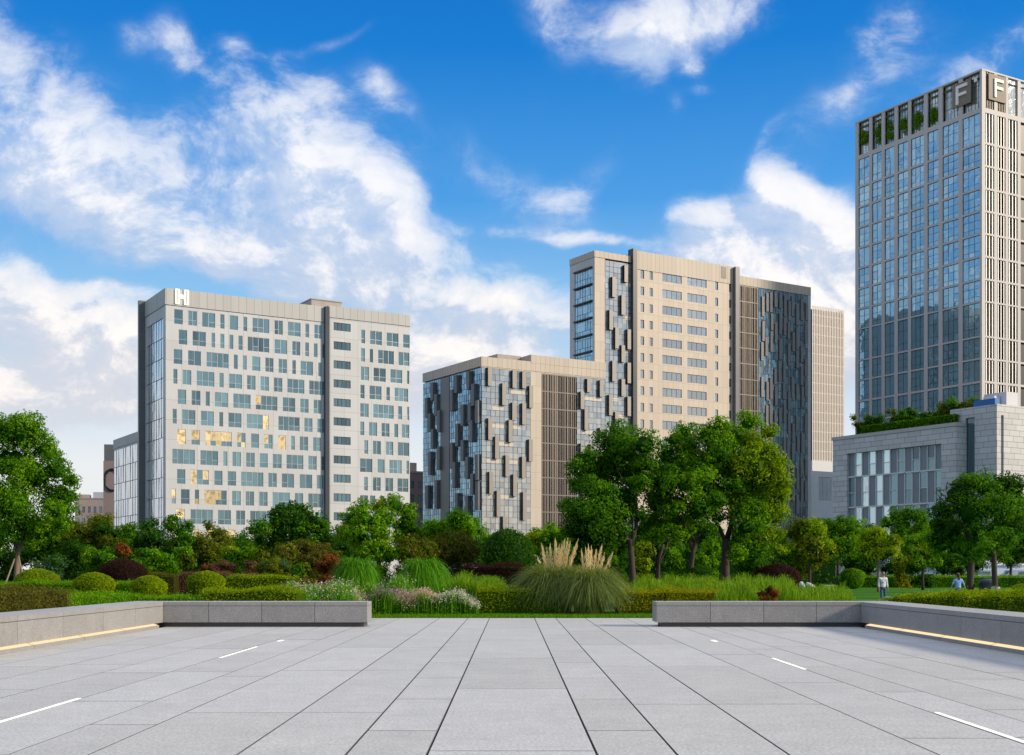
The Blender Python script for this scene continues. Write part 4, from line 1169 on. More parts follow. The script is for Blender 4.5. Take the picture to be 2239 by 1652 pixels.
def tree(name, label, base, trunks, masses, mats, depth, seed, group=None, L=None, bark='bark', dens=1.0, dy=1.0, limbs=6, cat='tree', mass_mat=None, core=True):
    """base (px, depth); trunks: lists of (px, py, radius); masses: (px, py, r px) -> trunk and crown under one Empty"""
    rng = np.random.default_rng(seed)
    bx = (base[0] - CX) / PX * depth
    bz = gz(bx, depth)
    root = empty(name, (bx, depth, bz)); tag(root, label, cat, group)
    off = np.array([bx, depth, bz])
    L = L or depth * .0023
    cs = []
    q = Quads()
    for i, (x, y, r) in enumerate(masses):
        rw = r / PX * depth
        c = PXW(x, y, depth) + np.array([0, rng.uniform(-1, 1) * dy * 1.3, 0])
        cs.append((c, rw))
        mi = (mass_mat[i] if mass_mat else (0 if rng.random() < .72 or len(mats) == 1 else 1))
        clump_leaves(q, c - off, (rw * rng.uniform(.95, 1.15), rw * 1.1, rw * rng.uniform(.82, 1.0)), rng, L, mi, dens, core=core)
    tm = MB()
    tops = []
    for t in trunks:
        pts = [PXW(x, y, depth) - off for (x, y, w) in t]; rad = [w / PX * depth for (_, _, w) in t]
        if t is trunks[0]:
            pts[0][2] = -.1
        # smooth the path a little and flare the foot
        P, Rr = [pts[0]], [rad[0] * 1.25]
        for a, b, ra, rb in zip(pts[:-1], pts[1:], rad[:-1], rad[1:]):
            for f in (.35, .7, 1.0):
                P.append(a * (1 - f) + b * f + rng.normal(0, .012, 3)); Rr.append(ra * (1 - f) + rb * f)
        tm.tube([tuple(p) for p in P], Rr, 9)
        tops.append((P[-1], Rr[-1]))
    order = rng.permutation(len(cs))[:limbs]
    for i in order:
        c, rw = cs[i]; e = c - off
        a, ra = tops[int(rng.integers(len(tops)))]
        if np.linalg.norm(e - a) < .3: continue
        ln = np.linalg.norm(e - a)
        pth = [a + (e - a) * f_ + np.array([0, 0, -.10 * ln * math.sin(f_ * math.pi)]) + rng.normal(0, .03 * ln, 3) * (0 < f_ < 1) for f_ in (0, .3, .6, .85)]
        tm.tube([tuple(v_) for v_ in pth], [ra * .62, ra * .42, ra * .26, ra * .10], 6)
    if trunks:
        tm.build('trunk', M[bark], root, smooth=True)
    q.build('crown', mats, root)
    return root
def auto_masses(cx, hw, top, bot, rng, n=14, rel=.36, shape=1.0):
    """masses filling an uneven rounded crown"""
    out = []
    cy, hh = (top + bot) / 2, (bot - top) / 2
    for i in range(n):
        a = 2 * math.pi * (i + rng.uniform(-.3, .3)) / n * 1.618 * 2
        k = math.sqrt((i + .5) / n)
        r = rel * min(hw, hh * 1.2) * rng.uniform(.75, 1.2)
        x = cx + math.cos(a) * k * max(2, hw - r * .8); y = cy + math.sin(a) * k * max(2, hh - r * .8)
        w = 1 - shape * max(0, (cy - y) / hh) * .35
        out.append((cx + (x - cx) * w, y, r))
    return out
def bush(label, px, hw, top, bot, depth, mats, seed, name='shrub', group=None, n=10, L=None, dens=1.0, rel=.42, cat='shrub', shape=.6, sit=True):
    """loose natural shrub: several rounded masses standing on the ground"""
    rng = np.random.default_rng(seed)
    q = Quads(); L = L or depth * .0021
    x0 = (px - CX) / PX * depth; z0 = gz(x0, depth)
    for (x, y, r) in auto_masses(px, hw, top, bot, rng, n, rel, shape):
        rw = r / PX * depth
        c = PXW(x, y, depth) + np.array([0, rng.uniform(-.5, .5) * hw / PX * depth, 0])
        clump_leaves(q, c, (rw * 1.1, rw * 1.1, rw * .95), rng, L, 0 if rng.random() < .75 or len(mats) < 2 else 1, dens)
    # lower leaves reach the ground
    zb = EYE + (HY - bot) / PX * depth
    if sit and zb - z0 > .15:
        h = zb - z0; w = hw / PX * depth * .8
        for k in range(6):
            clump_leaves(q, np.array([x0 + rng.uniform(-1, 1) * w * .7, depth + rng.uniform(-.3, .5), z0 + h * rng.uniform(.35, .9)]), (w * .4, w * .4, h * .5), rng, L, 0, dens * .8)
    o = q.build(name, mats, None, (x0, depth, z0)); tag(o, label, cat, group)
    return o
def dome(label, px, hw, top, mid, depth, mats, seed, name='clipped_shrub', group=None, L=.055, n=9000, ny=1.0, rag=.03, cat='shrub'):
    """clipped ball: close small leaves on a smooth rounded surface"""
    rng = np.random.default_rng(seed)
    c = PXW(px, mid, depth); rx = hw / PX * depth; rt = (mid - top) / PX * depth
    z0 = gz(c[0], depth); rb = c[2] - z0 + .05
    q = Quads()
    th = rng.uniform(0, 2 * np.pi, n); u = rng.uniform(-.9, 1, n); cp = np.sqrt(1 - u * u)
    D = np.stack([cp * np.cos(th), cp * np.sin(th), u], 1)
    wob = 1 + .035 * np.sin(3 * th + seed) * cp + .03 * np.sin(5 * u + 2 * th)
    r = np.stack([np.full(n, rx), np.full(n, rx * ny), np.where(u > 0, rt, rb * .98)], 1)
    k = (1 - np.abs(rng.normal(0, rag * 1.6, n)) + rng.exponential(rag * .35, n)) * wob
    P = c + D * r * k[:, None]
    N = D / r + 0; N /= np.linalg.norm(N, axis=1, keepdims=True); N = N + rng.normal(size=(n, 3)) * .55
    tone = np.clip(rng.beta(2.4, 2.4, n) + .12 * np.sin(P[:, 0] * 5) * np.cos(P[:, 2] * 6), 0, 1)
    q.leaves(P, N, L, rng, 0, .55, tone)
    th2 = np.linspace(0, 2 * np.pi, 19); ph = np.linspace(-np.pi / 2 * .9, np.pi / 2, 10)
    rz = np.where(ph > 0, rt, rb)
    G = np.stack([c[0] + rx * .93 * np.cos(ph)[:, None] * np.cos(th2), c[1] + rx * ny * .93 * np.cos(ph)[:, None] * np.sin(th2), c[2] + (rz * .93 * np.sin(ph))[:, None] * np.ones_like(th2)], 2)
    q.add(np.stack([G[:-1, :-1], G[:-1, 1:], G[1:, 1:], G[1:, :-1]], 2).reshape(-1, 4, 3), .0, 0)
    o = q.build(name, mats, None, (c[0], c[1], z0)); tag(o, label, cat, group)
    return o
def hedge(label, path, half, mats, seed, name='hedge', group=None, L=.055, dens=900, rough=.05, cat='hedge', tops=None):
    """clipped hedge along world points (x, y, height above ground); close leaves over top and sides"""
    rng = np.random.default_rng(seed)
    q = Quads()
    pts = [np.array(p, float) for p in path]
    x0, y0 = pts[0][0], pts[0][1]
    for i, (a, b) in enumerate(zip(pts[:-1], pts[1:])):
        d = b[:2] - a[:2]; Ls = np.linalg.norm(d); d /= Ls; s_ = np.array([-d[1], d[0]])
        per = 2 * half + 1.2 * (a[2] + b[2]) / 2
        n = int(dens * Ls * per)
        t = rng.uniform(-.02, 1.02, n); w = rng.uniform(-per / 2, per / 2, n)
        h = a[2] * (1 - t) + b[2] * t
        hh = h * (1 + .035 * np.sin(t * Ls * 1.7 + seed) + .03 * np.sin(t * Ls * 4.1))
        side = np.abs(w) > half
        lat = np.clip(w, -half, half) * (1 + .04 * np.sin(t * Ls * 2.3 + seed))
        down = np.maximum(np.abs(w) - half, 0) / (1.2 * .5 + 1e-6) * .5
        rnd = .10
        zf = np.where(side, hh - down * hh * 2 * .9, hh - rnd * np.maximum(0, (np.abs(lat) - half + .18) / .18) ** 2 * .5)
        base = a[:2] + d * (t * Ls)[:, None] + s_ * lat[:, None]
        g0 = ground_h(base[:, 0], base[:, 1]); g0 = np.where(base[:, 1] < 44, 0.0, g0)
        P = np.stack([base[:, 0], base[:, 1], g0 + np.maximum(zf, .03)], 1)
        N = np.where(side[:, None], np.stack([s_[0] * np.sign(w), s_[1] * np.sign(w), np.full(n, .25)], 1), np.array([0, 0, 1.0]))
        P = P + N * (-np.abs(rng.normal(0, rough, n)) + rng.exponential(rough * .55, n))[:, None]
        q.leaves(P, N + rng.normal(size=(n, 3)) * .6, L, rng, 0 if len(mats) == 1 else (1 if False else 0), .55, np.clip(rng.beta(2.2, 2.4, n) + .15 * np.sin(t * Ls * 3.1) * np.sin(w * 4), 0, 1))
        # inner core
        hc = half * .88
        cs = []
        for p in (a, b):
            zg = 0.0 if p[1] < 44 else gz(p[0], p[1])
            for sg in (-1, 1):
                e = p[:2] + s_ * hc * sg
                cs.append((e[0], e[1], zg - .1)); cs.append((e[0], e[1], zg + p[2] * .90))
        A = np.array(cs)
        q.add(A[[[0, 1, 5, 4], [2, 3, 7, 6], [1, 3, 7, 5], [0, 1, 3, 2], [4, 5, 7, 6]]], .0, 0)
    o = q.build(name, mats, None, (x0, y0, 0)); tag(o, label, cat, group)
    return o
def blades(q, P, rng, h, lean, w, tone, mi=0, k=5, heading=None, curl=1.0):
    """arching grass blades from points P: height h, sideways reach lean"""
    n = len(P)
    a = rng.uniform(0, 2 * np.pi, n) if heading is None else heading
    t = np.linspace(0, 1, k)
    dirx, diry = np.cos(a), np.sin(a)
    cu = np.broadcast_to(np.asarray(curl, float), (n,))[:, None]
    rise = h[:, None] * np.sin(t[None] * np.pi * .5 * (1 + .93 * cu))
    out_ = lean[:, None] * t[None] ** 1.7
    C = np.stack([P[:, 0:1] + dirx[:, None] * out_, P[:, 1:2] + diry[:, None] * out_, P[:, 2:3] + np.maximum(rise, -.0)], 2)
    Wd = w[:, None] * (1 - t[None] ** 2 * .92)
    side = np.stack([-diry, dirx, rng.normal(0, .35, n)], 1); side /= np.linalg.norm(side, axis=1, keepdims=True)
    # turn the flat of some blades towards any viewer
    q.ribbons(C, Wd, side, tone, mi)
    return C
def grass_clump(label, px, hw, top, depth, mats, seed, n=1500, name='grass_clump', w=.022, group=None, cat='ornamental grass', curl=.8, foot=.28):
    rng = np.random.default_rng(seed)
    x0 = (px - CX) / PX * depth; z0 = gz(x0, depth); H = EYE + (HY - top) / PX * depth - z0; Rr = hw / PX * depth * 1.32
    q = Quads()
    r = np.sqrt(rng.uniform(0, 1, n)) * Rr * foot; th = rng.uniform(0, 2 * np.pi, n)
    P = np.stack([x0 + r * np.cos(th), depth + r * np.sin(th), np.full(n, z0 - .03)], 1)
    f = rng.uniform(0, 1, n)
    hd = th + rng.normal(0, .5, n)
    f = f ** .75
    lean = Rr * (.28 + .82 * f) * rng.uniform(.78, 1.05, n)
    h = H * (1.02 - .42 * f ** 1.6) * rng.uniform(.8, 1.04, n)
    blades(q, P, rng, h, lean, np.full(n, w) * rng.uniform(.6, 1.3, n), np.clip(rng.beta(2, 2.2, n) + .15 * (f - .5), 0, 1), 0, 9, hd, np.clip(.15 + .95 * f + rng.normal(0, .12, n), 0, 1.02) * curl / .8)
    o = q.build(name, mats, None, (x0, depth, z0)); tag(o, label, cat, group)
    return o
def meadow(label, poly, h, mats, seed, n, name='grass_bed', w=.02, group=None, cat='grass bed', kind=None, lean=.5, k=4, flowers=None, zextra=0.0, fill=0):
    """upright grassy or flowering bed over a patch of ground: poly = (px0, px1, d0, d1) corner picture columns and depths"""
    rng = np.random.default_rng(seed)
    px0, px1, d0, d1 = poly
    d = rng.uniform(d0, d1, n); px = rng.uniform(px0, px1, n)
    x = (px - CX) / PX * d
    edge = np.minimum(np.minimum(px - px0, px1 - px) / (px1 - px0) * 6, 1)
    z = ground_h(x, d)
    P = np.stack([x, d, z - .02], 1)
    lump = .82 + .22 * np.sin(x * 1.9 + seed) * np.cos(d * 1.3 + seed * .7) + .1 * np.sin(x * 5.1)
    hh = (h * rng.uniform(.62, 1.12, n) * lump * (.55 + .45 * edge)) + zextra
    q = Quads()
    C = blades(q, P, rng, hh, hh * lean * rng.uniform(.2, 1, n), np.full(n, w) * rng.uniform(.6, 1.4, n), np.clip(rng.beta(2, 2.2, n) + .15 * (lump - .8), 0, 1), 0, k, None, .15)
    if fill:
        m_ = int(n * fill); ii = rng.integers(0, n, m_); tt = rng.uniform(.0, .85, m_) ** 1.25
        Pf = P[ii] + np.stack([rng.normal(0, .05, m_), rng.normal(0, .05, m_), hh[ii] * tt], 1)
        q.leaves(Pf, rng.normal(size=(m_, 3)) + np.array([0, -.3, .5]), .075, rng, 0, .45)
    if flowers:
        frac, size, mi_list, per = flowers
        pick = rng.random(n) < frac
        T = C[pick][:, -1]
        m = len(T)
        reg = np.clip(((px[pick] - px0) / (px1 - px0) * len(mi_list) + rng.normal(0, .35, m)).astype(int), 0, len(mi_list) - 1)
        for j, mi in enumerate(mi_list):
            S = T[reg == j]
            if len(S) == 0: continue
            S = np.repeat(S, per, 0) + rng.normal(size=(len(S) * per, 3)) * np.array([size * .8, size * .8, size * 1.3])
            q.leaves(S, rng.normal(size=(len(S), 3)) + np.array([0, -.6, .4]), size, rng, mi, .8)
    o = q.build(name, mats, None, (float(x.mean()), float(d.mean()), float(z.mean()))); tag(o, label, cat, group, kind)
    return o
# ================================================================== LAWNS
def lawn_sheet(name, pts, z, c0, c1):
    (x0, y0), (x1, _), (x2, y1), (x3, _) = pts       # near edge x0..x1, far edge x3..x2, laid over the terrain
    nu, nv = 28, 24
    V = []
    for j in range(nv + 1):
        t = j / nv; a, b = x0 + (x3 - x0) * t, x1 + (x2 - x1) * t
        for i in range(nu + 1):
            x, y = a + (b - a) * i / nu, y0 + (y1 - y0) * t
            V.append((x, y, gz(x, y) + z))
    me = bpy.data.meshes.new(name); me.from_pydata(V, [], [(j*(nu+1)+i, j*(nu+1)+i+1, (j+1)*(nu+1)+i+1, (j+1)*(nu+1)+i) for j in range(nv) for i in range(nu)])
    m, n, p, o = new_mat(name + '_turf')
    tc = n.n('ShaderNodeTexCoord').outputs['Object']
    f = n.noise(tc, 1.2, 6, .65); f2 = n.noise(n.vmath('MULTIPLY', tc, (1, .25, 1)), 16, 4, .7)
    n.l(n.mix(n.math('MULTIPLY', n.math('ADD', f, f2), .5), c0, c1), p.inputs['Base Color']); p.inputs['Roughness'].default_value = .9; p.inputs['Specular IOR Level'].default_value = .1
    me.materials.append(m); o_ = bpy.data.objects.new(name, me); col.objects.link(o_); tag(o_, kind='structure')
lawn_sheet('lawn', [(11.45, 44.2), (48, 44.2), (72, 122), (14, 122)], .07, (.028, .12, .004), (.060, .20, .008))
lawn_sheet('lawn_edge', [(-9, 42.905), (9, 42.905), (9, 47.5), (-9, 47.5)], .010, (.025, .075, .006), (.05, .12, .01))
rng = np.random.default_rng(77)
n = 42000
P = np.stack([rng.uniform(-6.5, 6.5, n), rng.uniform(42.92, 47.4, n), np.zeros(n)], 1); P[:, 2] = ground_h(P[:, 0], P[:, 1])
q = Quads(); blades(q, P, rng, rng.uniform(.05, .12, n), rng.uniform(.0, .05, n), rng.uniform(.008, .016, n), rng.beta(2, 2, n), 0, 3, None, .1)
o = q.build('lawn_grass', LF['lawn']); tag(o, 'short bright grass strip along the back edge of the plaza', 'grass', kind='stuff')

# ================================================================== HEDGES AND BEDS, FRONT TO BACK
G1 = 'clipped hedges round the plaza'
hedge('brownish green hedge behind the left planter wall at the picture edge', [(-13.4, 18, 1.22), (-13.1, 27, 1.22), (-12.9, 33.4, 1.16)], 1.0, [LF['brownish']], 1, group=G1, L=.06)
hedge('low green hedge behind the corner of the left planter wall', [(-12.9, 33.5, 1.04), (-12.5, 38.8, .88), (-9.9, 39.4, .84)], .8, [LF['bright']], 2, group=G1, L=.055)
hedge('bright yellow green hedge behind the left bench wall', [(-9.8, 39.6, 1.02), (-7.6, 39.7, 1.10), (-6.8, 39.7, 1.02)], .9, [LF['yellow']], 3, group=G1, L=.055)
hedge('yellow green hedge behind the right planter wall', [(14.6, 16, 1.2), (14.5, 29, 1.16), (14.25, 36, 1.0), (13.9, 40.3, .80)], 1.9, [LF['yellow']], 4, group=G1, L=.06, dens=700)
hedge('dark green hedge line in front of the leftmost yellow ball shrub', [(-25, 51.6, 1.06), (-18, 51.6, 1.04), (-15.0, 51.4, .98)], .7, [LF['bright']], 5, group=G1, L=.055)
hedge('flat topped yellow green hedge beside the rightmost yellow ball shrub', [(-12.6, 55, 1.15), (-9.6, 55, 1.18)], .6, [LF['yellow']], 6, group=G1, L=.06)
hedge('rounded golden green hedge on the grass before the pampas grass', [(-1.25, 46.6, .94), (1.0, 46.4, 1.0), (2.0, 46.3, .82)], .62, [LF['yellow']], 7, group=G1, L=.062, dens=820, rough=.09)
hedge('golden yellow hedge right of the pampas grass behind the bench wall', [(3.9, 46.2, .84), (5.6, 46.2, .92), (7.9, 46.6, .90)], .62, [LF['gold']], 8, group=G1, L=.06, dens=820, rough=.09)
hedge('long dark green hedge behind the far lawn', [(20, 123, 1.05), (31, 122, 1.15), (56, 120, 1.15)], 1.2, [LF['bright']], 9, group=G1, L=.11, dens=240, rough=.1)
hedge('dark reddish brown clipped hedge behind the tall grass clumps', [(-2.25, 60, 1.56), (.55, 60, 1.52)], .8, [LF['maroon']], 10, group=G1, L=.065, dens=800, rough=.07)
hedge('brownish low hedge left of the yellow ball shrubs', [(-18.3, 57, 1.20), (-15.5, 57, 1.16)], .5, [LF['brownish']], 11, group=G1, L=.06)
hedge('pinkish strip of low hedge behind the rightmost yellow ball shrub', [(-15.8, 59, 1.16), (-12.2, 59, 1.14)], .5, [LF['pinkgrass']], 12, group=G1, L=.06)
hedge('tall dark loose hedge behind the three big trees', [(4.5, 104, 3.0), (15, 103, 3.3), (27, 105, 2.9)], 1.4, [LF['dark']], 13, group='tall screening hedges', L=.22, dens=110, rough=.35)
hedge('tall dark loose hedge in front of the white block', [(-36, 104, 3.1), (-24, 103, 3.4), (-13, 104, 3.0)], 1.4, [LF['dark']], 14, group='tall screening hedges', L=.22, dens=110, rough=.35)
dome('yellow green ball shrub at the far left by the leaning stakes', 80, 46, 1244, 1270, 53, [LF['yellow']], 1, group='clipped ball shrubs')
dome('yellow green ball shrub left of the maroon ball', 205, 44, 1252, 1280, 49.2, [LF['yellow']], 2, group='clipped ball shrubs')
dome('dark maroon ball shrub between two yellow green balls', 267, 53, 1222, 1258, 54, [LF['maroon']], 3, group='clipped ball shrubs', L=.06, rag=.05)
dome('yellow green ball shrub right of the maroon ball', 326, 40, 1259, 1287, 47.5, [LF['yellow']], 4, group='clipped ball shrubs')
dome('yellow green ball shrub behind the left bench wall', 451, 41, 1249, 1273, 52, [LF['yellow']], 5, group='clipped ball shrubs')
dome('large dark maroon dome shrub right of the big trees', 1699, 52, 1233, 1268, 64, [LF['maroon']], 6, group='clipped ball shrubs', L=.075, rag=.045)
dome('small green dome shrub at the back of the right lawn', 1864, 27, 1243, 1260, 112, [LF['bright']], 7, group='clipped ball shrubs', L=.10, n=3000)
dome('large dark green dome shrub left of the pampas grass', 1110, 56, 1157, 1215, 64, [LF['dark'], LF['camphor']], 8, group='clipped ball shrubs', L=.11, n=9000, rag=.07)
dome('small dark green dome at the foot of the big trees', 1530, 25, 1238, 1252, 66, [LF['dark']], 9, group='clipped ball shrubs', L=.08, n=3500)
dome('green ball shrub half cut by the right picture edge', 2236, 22, 1277, 1290, 50, [LF['yellow']], 10, group='clipped ball shrubs', n=4000)
# grasses
G2 = 'ornamental grass clumps'
grass_clump('lush green grass clump behind the pink white flowers', 780, 58, 1218, 54, [LF['blade']], 1, 2400, group=G2, w=.030, curl=.95)
grass_clump('lush green grass clump left of the maroon hedge', 925, 62, 1221, 54, [LF['blade']], 2, 2600, group=G2, w=.030, curl=.95)
# pampas: two mounds of fine blades and a fan of plumes
def pampas(label, px, hw, top, depth, seed, n, plumes):
    rng = np.random.default_rng(seed)
    x0 = (px - CX) / PX * depth; z0 = gz(x0, depth); H = EYE + (HY - top) / PX * depth - z0; Rr = hw / PX * depth
    root = empty('pampas_grass', (x0, depth, z0)); tag(root, label, 'ornamental grass', 'pampas grass mounds')
    q = Quads(); off = np.zeros(3)
    r = np.sqrt(rng.uniform(0, 1, n)) * Rr * .34; th = rng.uniform(0, 2 * np.pi, n)
    P = np.stack([r * np.cos(th), r * np.sin(th), np.full(n, -.03)], 1)
    f = rng.uniform(0, 1, n)
    blades(q, P, rng, H * (1.06 - .36 * f ** 1.3) * rng.uniform(.66, 1.06, n), Rr * (.18 + .95 * f ** .7) * rng.uniform(.6, 1.08, n), .020 * rng.uniform(.6, 1.5, n), np.clip(rng.beta(2, 2, n), 0, 1), 0, 10, th + rng.normal(0, .55, n), np.clip(.05 + .86 * f ** 1.2 + rng.normal(0, .15, n), 0, 1.0))
    q.build('foliage', [LF['pampas']], root)
    for (tx, ty, w) in plumes:
        tip = PXW(tx, ty, depth) - np.array([x0, depth, z0]); tip[1] += rng.uniform(-.35, .35)
        bs = np.array([tip[0] * .35, tip[1] * .4, H * .55])
        ax = tip - bs; Lp = np.linalg.norm(ax)
        q = Quads(); m = 240
        t = rng.uniform(.34, 1, m); env = np.sin(np.clip((t - .32) / .68, 0, 1) ** .75 * np.pi) * .95 + .03
        side = rng.normal(size=(m, 3)) * (.040 * w) * env[:, None]
        Pp = bs + ax * t[:, None] + side
        dirn = ax / Lp + side * 3.0
        N = np.cross(dirn, rng.normal(size=(m, 3)))
        a = dirn / np.linalg.norm(dirn, axis=1, keepdims=True); nn = N / np.linalg.norm(N, axis=1, keepdims=True)
        Ls = rng.uniform(.08, .17, m)[:, None]
        V = np.stack([Pp, Pp + nn * .008 + a * Ls * .5, Pp + a * Ls, Pp - nn * .008 + a * Ls * .5], 1)
        q.add(V, rng.uniform(0, 1, m), 0)
        s_ = np.cross(ax / Lp, np.array([0, 1.0, 0])); s_ /= np.linalg.norm(s_)
        C = (bs + ax * np.linspace(0, 1, 5)[:, None])[None]
        q.ribbons(C, np.full((1, 5), .016), s_[None], np.array([.4]), 0)
        q.build('plume', [LF['plume']], root)
def z7(v): return (1400 + v / 2.0355) * SRC, None
def zp(x, y): return ((1400 + x / 2.0355) * SRC, (1900 + y / 2.0355) * SRC)
PL1 = [zp(*p) for p in ((1285, 300), (1300, 318), (1352, 305), (1390, 262), (1398, 285), (1440, 292), (1458, 268), (1480, 262), (1500, 285), (1556, 268), (1545, 300), (1325, 330), (1420, 310))]
PL2 = [zp(*p) for p in ((1592, 340), (1640, 305), (1625, 330), (1668, 322), (1742, 308), (1765, 370), (1820, 362), (1700, 345))]
pampas('pampas grass mound with a dense fan of cream plumes', 1212, 104, 1240, 47.2, 1, 7000, [(x, y, .8 + .5 * ((i * 7) % 5) / 5) for i, (x, y) in enumerate(PL1)])
pampas('pampas grass mound with fewer plumes, nearer the plaza', 1288, 92, 1244, 46.2, 2, 6500, [(x, y, .8 + .5 * ((i * 3) % 5) / 5) for i, (x, y) in enumerate(PL2)])
# flower beds
fm = [LF['blade'], LF['flower_white'], LF['flower_pink'], LF['flower_purple'], LF['olive']]
G3 = 'flower beds'
meadow('flower bed of pale pink and white blooms behind the left bench end', (600, 800, 41.0, 47.5), 1.22, fm, 1, 12000, 'flower_bed', group=G3, cat='flower bed', flowers=(.11, .042, [2, 2, 1, 2, 1, 2], 5), lean=.3, fill=2.4)
meadow('flower bed of purple and white blooms right of the bench end', (800, 905, 45.2, 48.0), .98, fm, 2, 6500, 'flower_bed', group=G3, cat='flower bed', flowers=(.30, .045, [3, 3, 3, 2], 5), lean=.3, fill=2.4)
meadow('flower bed of dense white blooms before the golden hedge', (895, 1045, 45.2, 48.0), .94, fm, 3, 9500, 'flower_bed', group=G3, cat='flower bed', flowers=(.30, .042, [2, 2, 1, 1, 1], 5), lean=.3, fill=2.4)
meadow('thin row of white blooms at the feet of the grass clumps', (785, 915, 49.5, 51.5), 1.25, fm, 4, 4800, 'flower_bed', group=G3, cat='flower bed', flowers=(.06, .040, [1, 1], 4), lean=.3, fill=1.0)
G4 = 'tall grass beds'
meadow('yellow green grass bed left of the pampas grass', (975, 1120, 50, 56), 1.28, [LF['meadow']], 5, 8000, group=G4, w=.024, lean=.35)
meadow('bright green grass bed at the feet of the big trees', (1365, 1600, 50, 62), 1.06, [LF['meadow']], 6, 15000, group=G4, w=.026, lean=.3)
meadow('pale green grass bank behind the right bench wall', (1555, 1760, 44, 58), 1.22, [LF['meadow']], 7, 14000, group=G4, w=.024, lean=.3)
meadow('yellow green grass bed beside the lawn behind the right bench corner', (1740, 1868, 40, 56), .98, [LF['meadow']], 8, 10000, group=G4, w=.024, lean=.3)
bush('small dull red shrub in the grass behind the right bench wall', 1680, 25, 1284, 1312, 41.5, [LF['rust'], LF['maroon']], 31, n=8, L=.06)

# ================================================================== SHRUBS BEHIND
S = 'mixed shrubs in the planting'
bush('glossy dark green shrub under the big left tree', 110, 34, 1214, 1268, 58, [LF['bluegreen'], LF['dark']], 1, group=S)
bush('green shrub left of the maroon ball', 205, 48, 1192, 1262, 62, [LF['camphor'], LF['bright']], 2, group=S)
bush('rounded green shrub above the maroon ball', 334, 56, 1200, 1262, 62, [LF['camphor'], LF['bright']], 3, group=S, n=13)
bush('mid green shrub right of the rounded green one', 398, 32, 1196, 1262, 64, [LF['bright'], LF['olive']], 4, group=S)
bush('orange leafed shrub glimpsed behind the left shrubs', 266, 13, 1190, 1222, 72, [LF['rust']], 5, group=S, n=6)
bush('pinkish brown grassy shrub above the yellow ball', 478, 42, 1224, 1262, 64, [LF['pinkgrass'], LF['rust']], 6, group=S, n=10, L=.10)
bush('dull pink shrub left of the grey green mound', 548, 26, 1226, 1262, 63, [LF['pinkgrass'], LF['brownish']], 7, group=S, n=7, L=.10)
bush('soft grey green mound shrub in the middle of the bed', 596, 46, 1215, 1272, 60, [LF['olive'], LF['bluegreen']], 8, group=S, n=12, L=.09)
bush('bright green feathery shrub behind the pink grass', 520, 50, 1192, 1240, 70, [LF['bright'], LF['lit']], 9, group=S, n=11)
bush('brown tinged green shrub beneath the spreading tree', 665, 72, 1178, 1262, 64, [LF['brownish'], LF['olive']], 10, group=S, n=15)
bush('rust orange shrub left of the first grass clump', 722, 36, 1212, 1262, 58, [LF['rust']], 11, group=S, n=11, L=.09)
bush('low green shrub left of the rust orange one', 655, 30, 1232, 1275, 57, [LF['olive'], LF['camphor']], 12, group=S, n=8)
bush('green shrub below the round bright tree', 830, 50, 1178, 1240, 66, [LF['bright'], LF['camphor']], 13, group=S, n=12)
bush('feathery olive shrub behind the grass clumps', 905, 52, 1172, 1250, 66, [LF['olive'], LF['brownish']], 14, group=S, n=12)
bush('feathery brown green shrub left of the dark dome', 985, 60, 1158, 1250, 68, [LF['brownish'], LF['olive']], 15, group=S, n=14)
bush('bright yellow green shrub right of the dark dome', 1175, 34, 1160, 1225, 78, [LF['yellow'], LF['lit']], 16, group=S, n=9)
bush('rounded green shrub behind the plumes', 1212, 40, 1148, 1240, 74, [LF['camphor'], LF['bright']], 17, group=S, n=11)
bush('bright yellow shrub between the big tree trunks', 1408, 25, 1180, 1258, 74, [LF['yellow'], LF['lit']], 18, group=S, n=9)
bush('green shrub between the multi stemmed tree and the middle trunk', 1472, 30, 1188, 1258, 80, [LF['camphor'], LF['bright']], 19, group=S, n=9)
bush('light green shrub right of the middle trunk', 1548, 28, 1165, 1258, 80, [LF['bright'], LF['lit']], 20, group=S, n=9)
bush('dark green shrub under the rightmost big tree', 1640, 48, 1190, 1262, 76, [LF['dark'], LF['camphor']], 21, group=S, n=11)
bush('dark shrub behind the left big trunk', 1330, 50, 1190, 1262, 76, [LF['dark']], 22, group=S, n=12)
bush('small golden shrub below the yellow tree', 1968, 24, 1205, 1250, 104, [LF['gold'], LF['olive']], 23, group=S, n=7)
bush('dark weeping shrub at the back of the lawn', 2010, 40, 1190, 1262, 116, [LF['dark'], LF['olive']], 24, group=S, n=10)
bush('dark green shrub behind the walking person', 1965, 40, 1215, 1266, 128, [LF['dark']], 25, group=S, n=9)
bush('dark green shrub behind the far hedge at the right', 2085, 60, 1208, 1266, 130, [LF['dark'], LF['camphor']], 26, group=S, n=12)
bush('dark understorey shrub behind the maroon dome', 1740, 60, 1195, 1266, 96, [LF['dark'], LF['olive']], 27, group=S, n=12)
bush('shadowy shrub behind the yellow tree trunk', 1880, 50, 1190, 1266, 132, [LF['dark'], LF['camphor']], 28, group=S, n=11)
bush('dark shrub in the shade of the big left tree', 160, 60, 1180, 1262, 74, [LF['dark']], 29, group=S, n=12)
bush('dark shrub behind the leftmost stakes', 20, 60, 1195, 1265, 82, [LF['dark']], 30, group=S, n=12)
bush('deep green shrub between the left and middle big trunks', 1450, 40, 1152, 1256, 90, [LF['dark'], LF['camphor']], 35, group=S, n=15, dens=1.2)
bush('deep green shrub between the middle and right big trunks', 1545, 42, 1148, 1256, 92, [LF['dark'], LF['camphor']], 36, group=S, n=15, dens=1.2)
bush('deep green shrub left of the left big trunk', 1345, 36, 1160, 1256, 88, [LF['dark'], LF['camphor']], 37, group=S, n=13, dens=1.2)
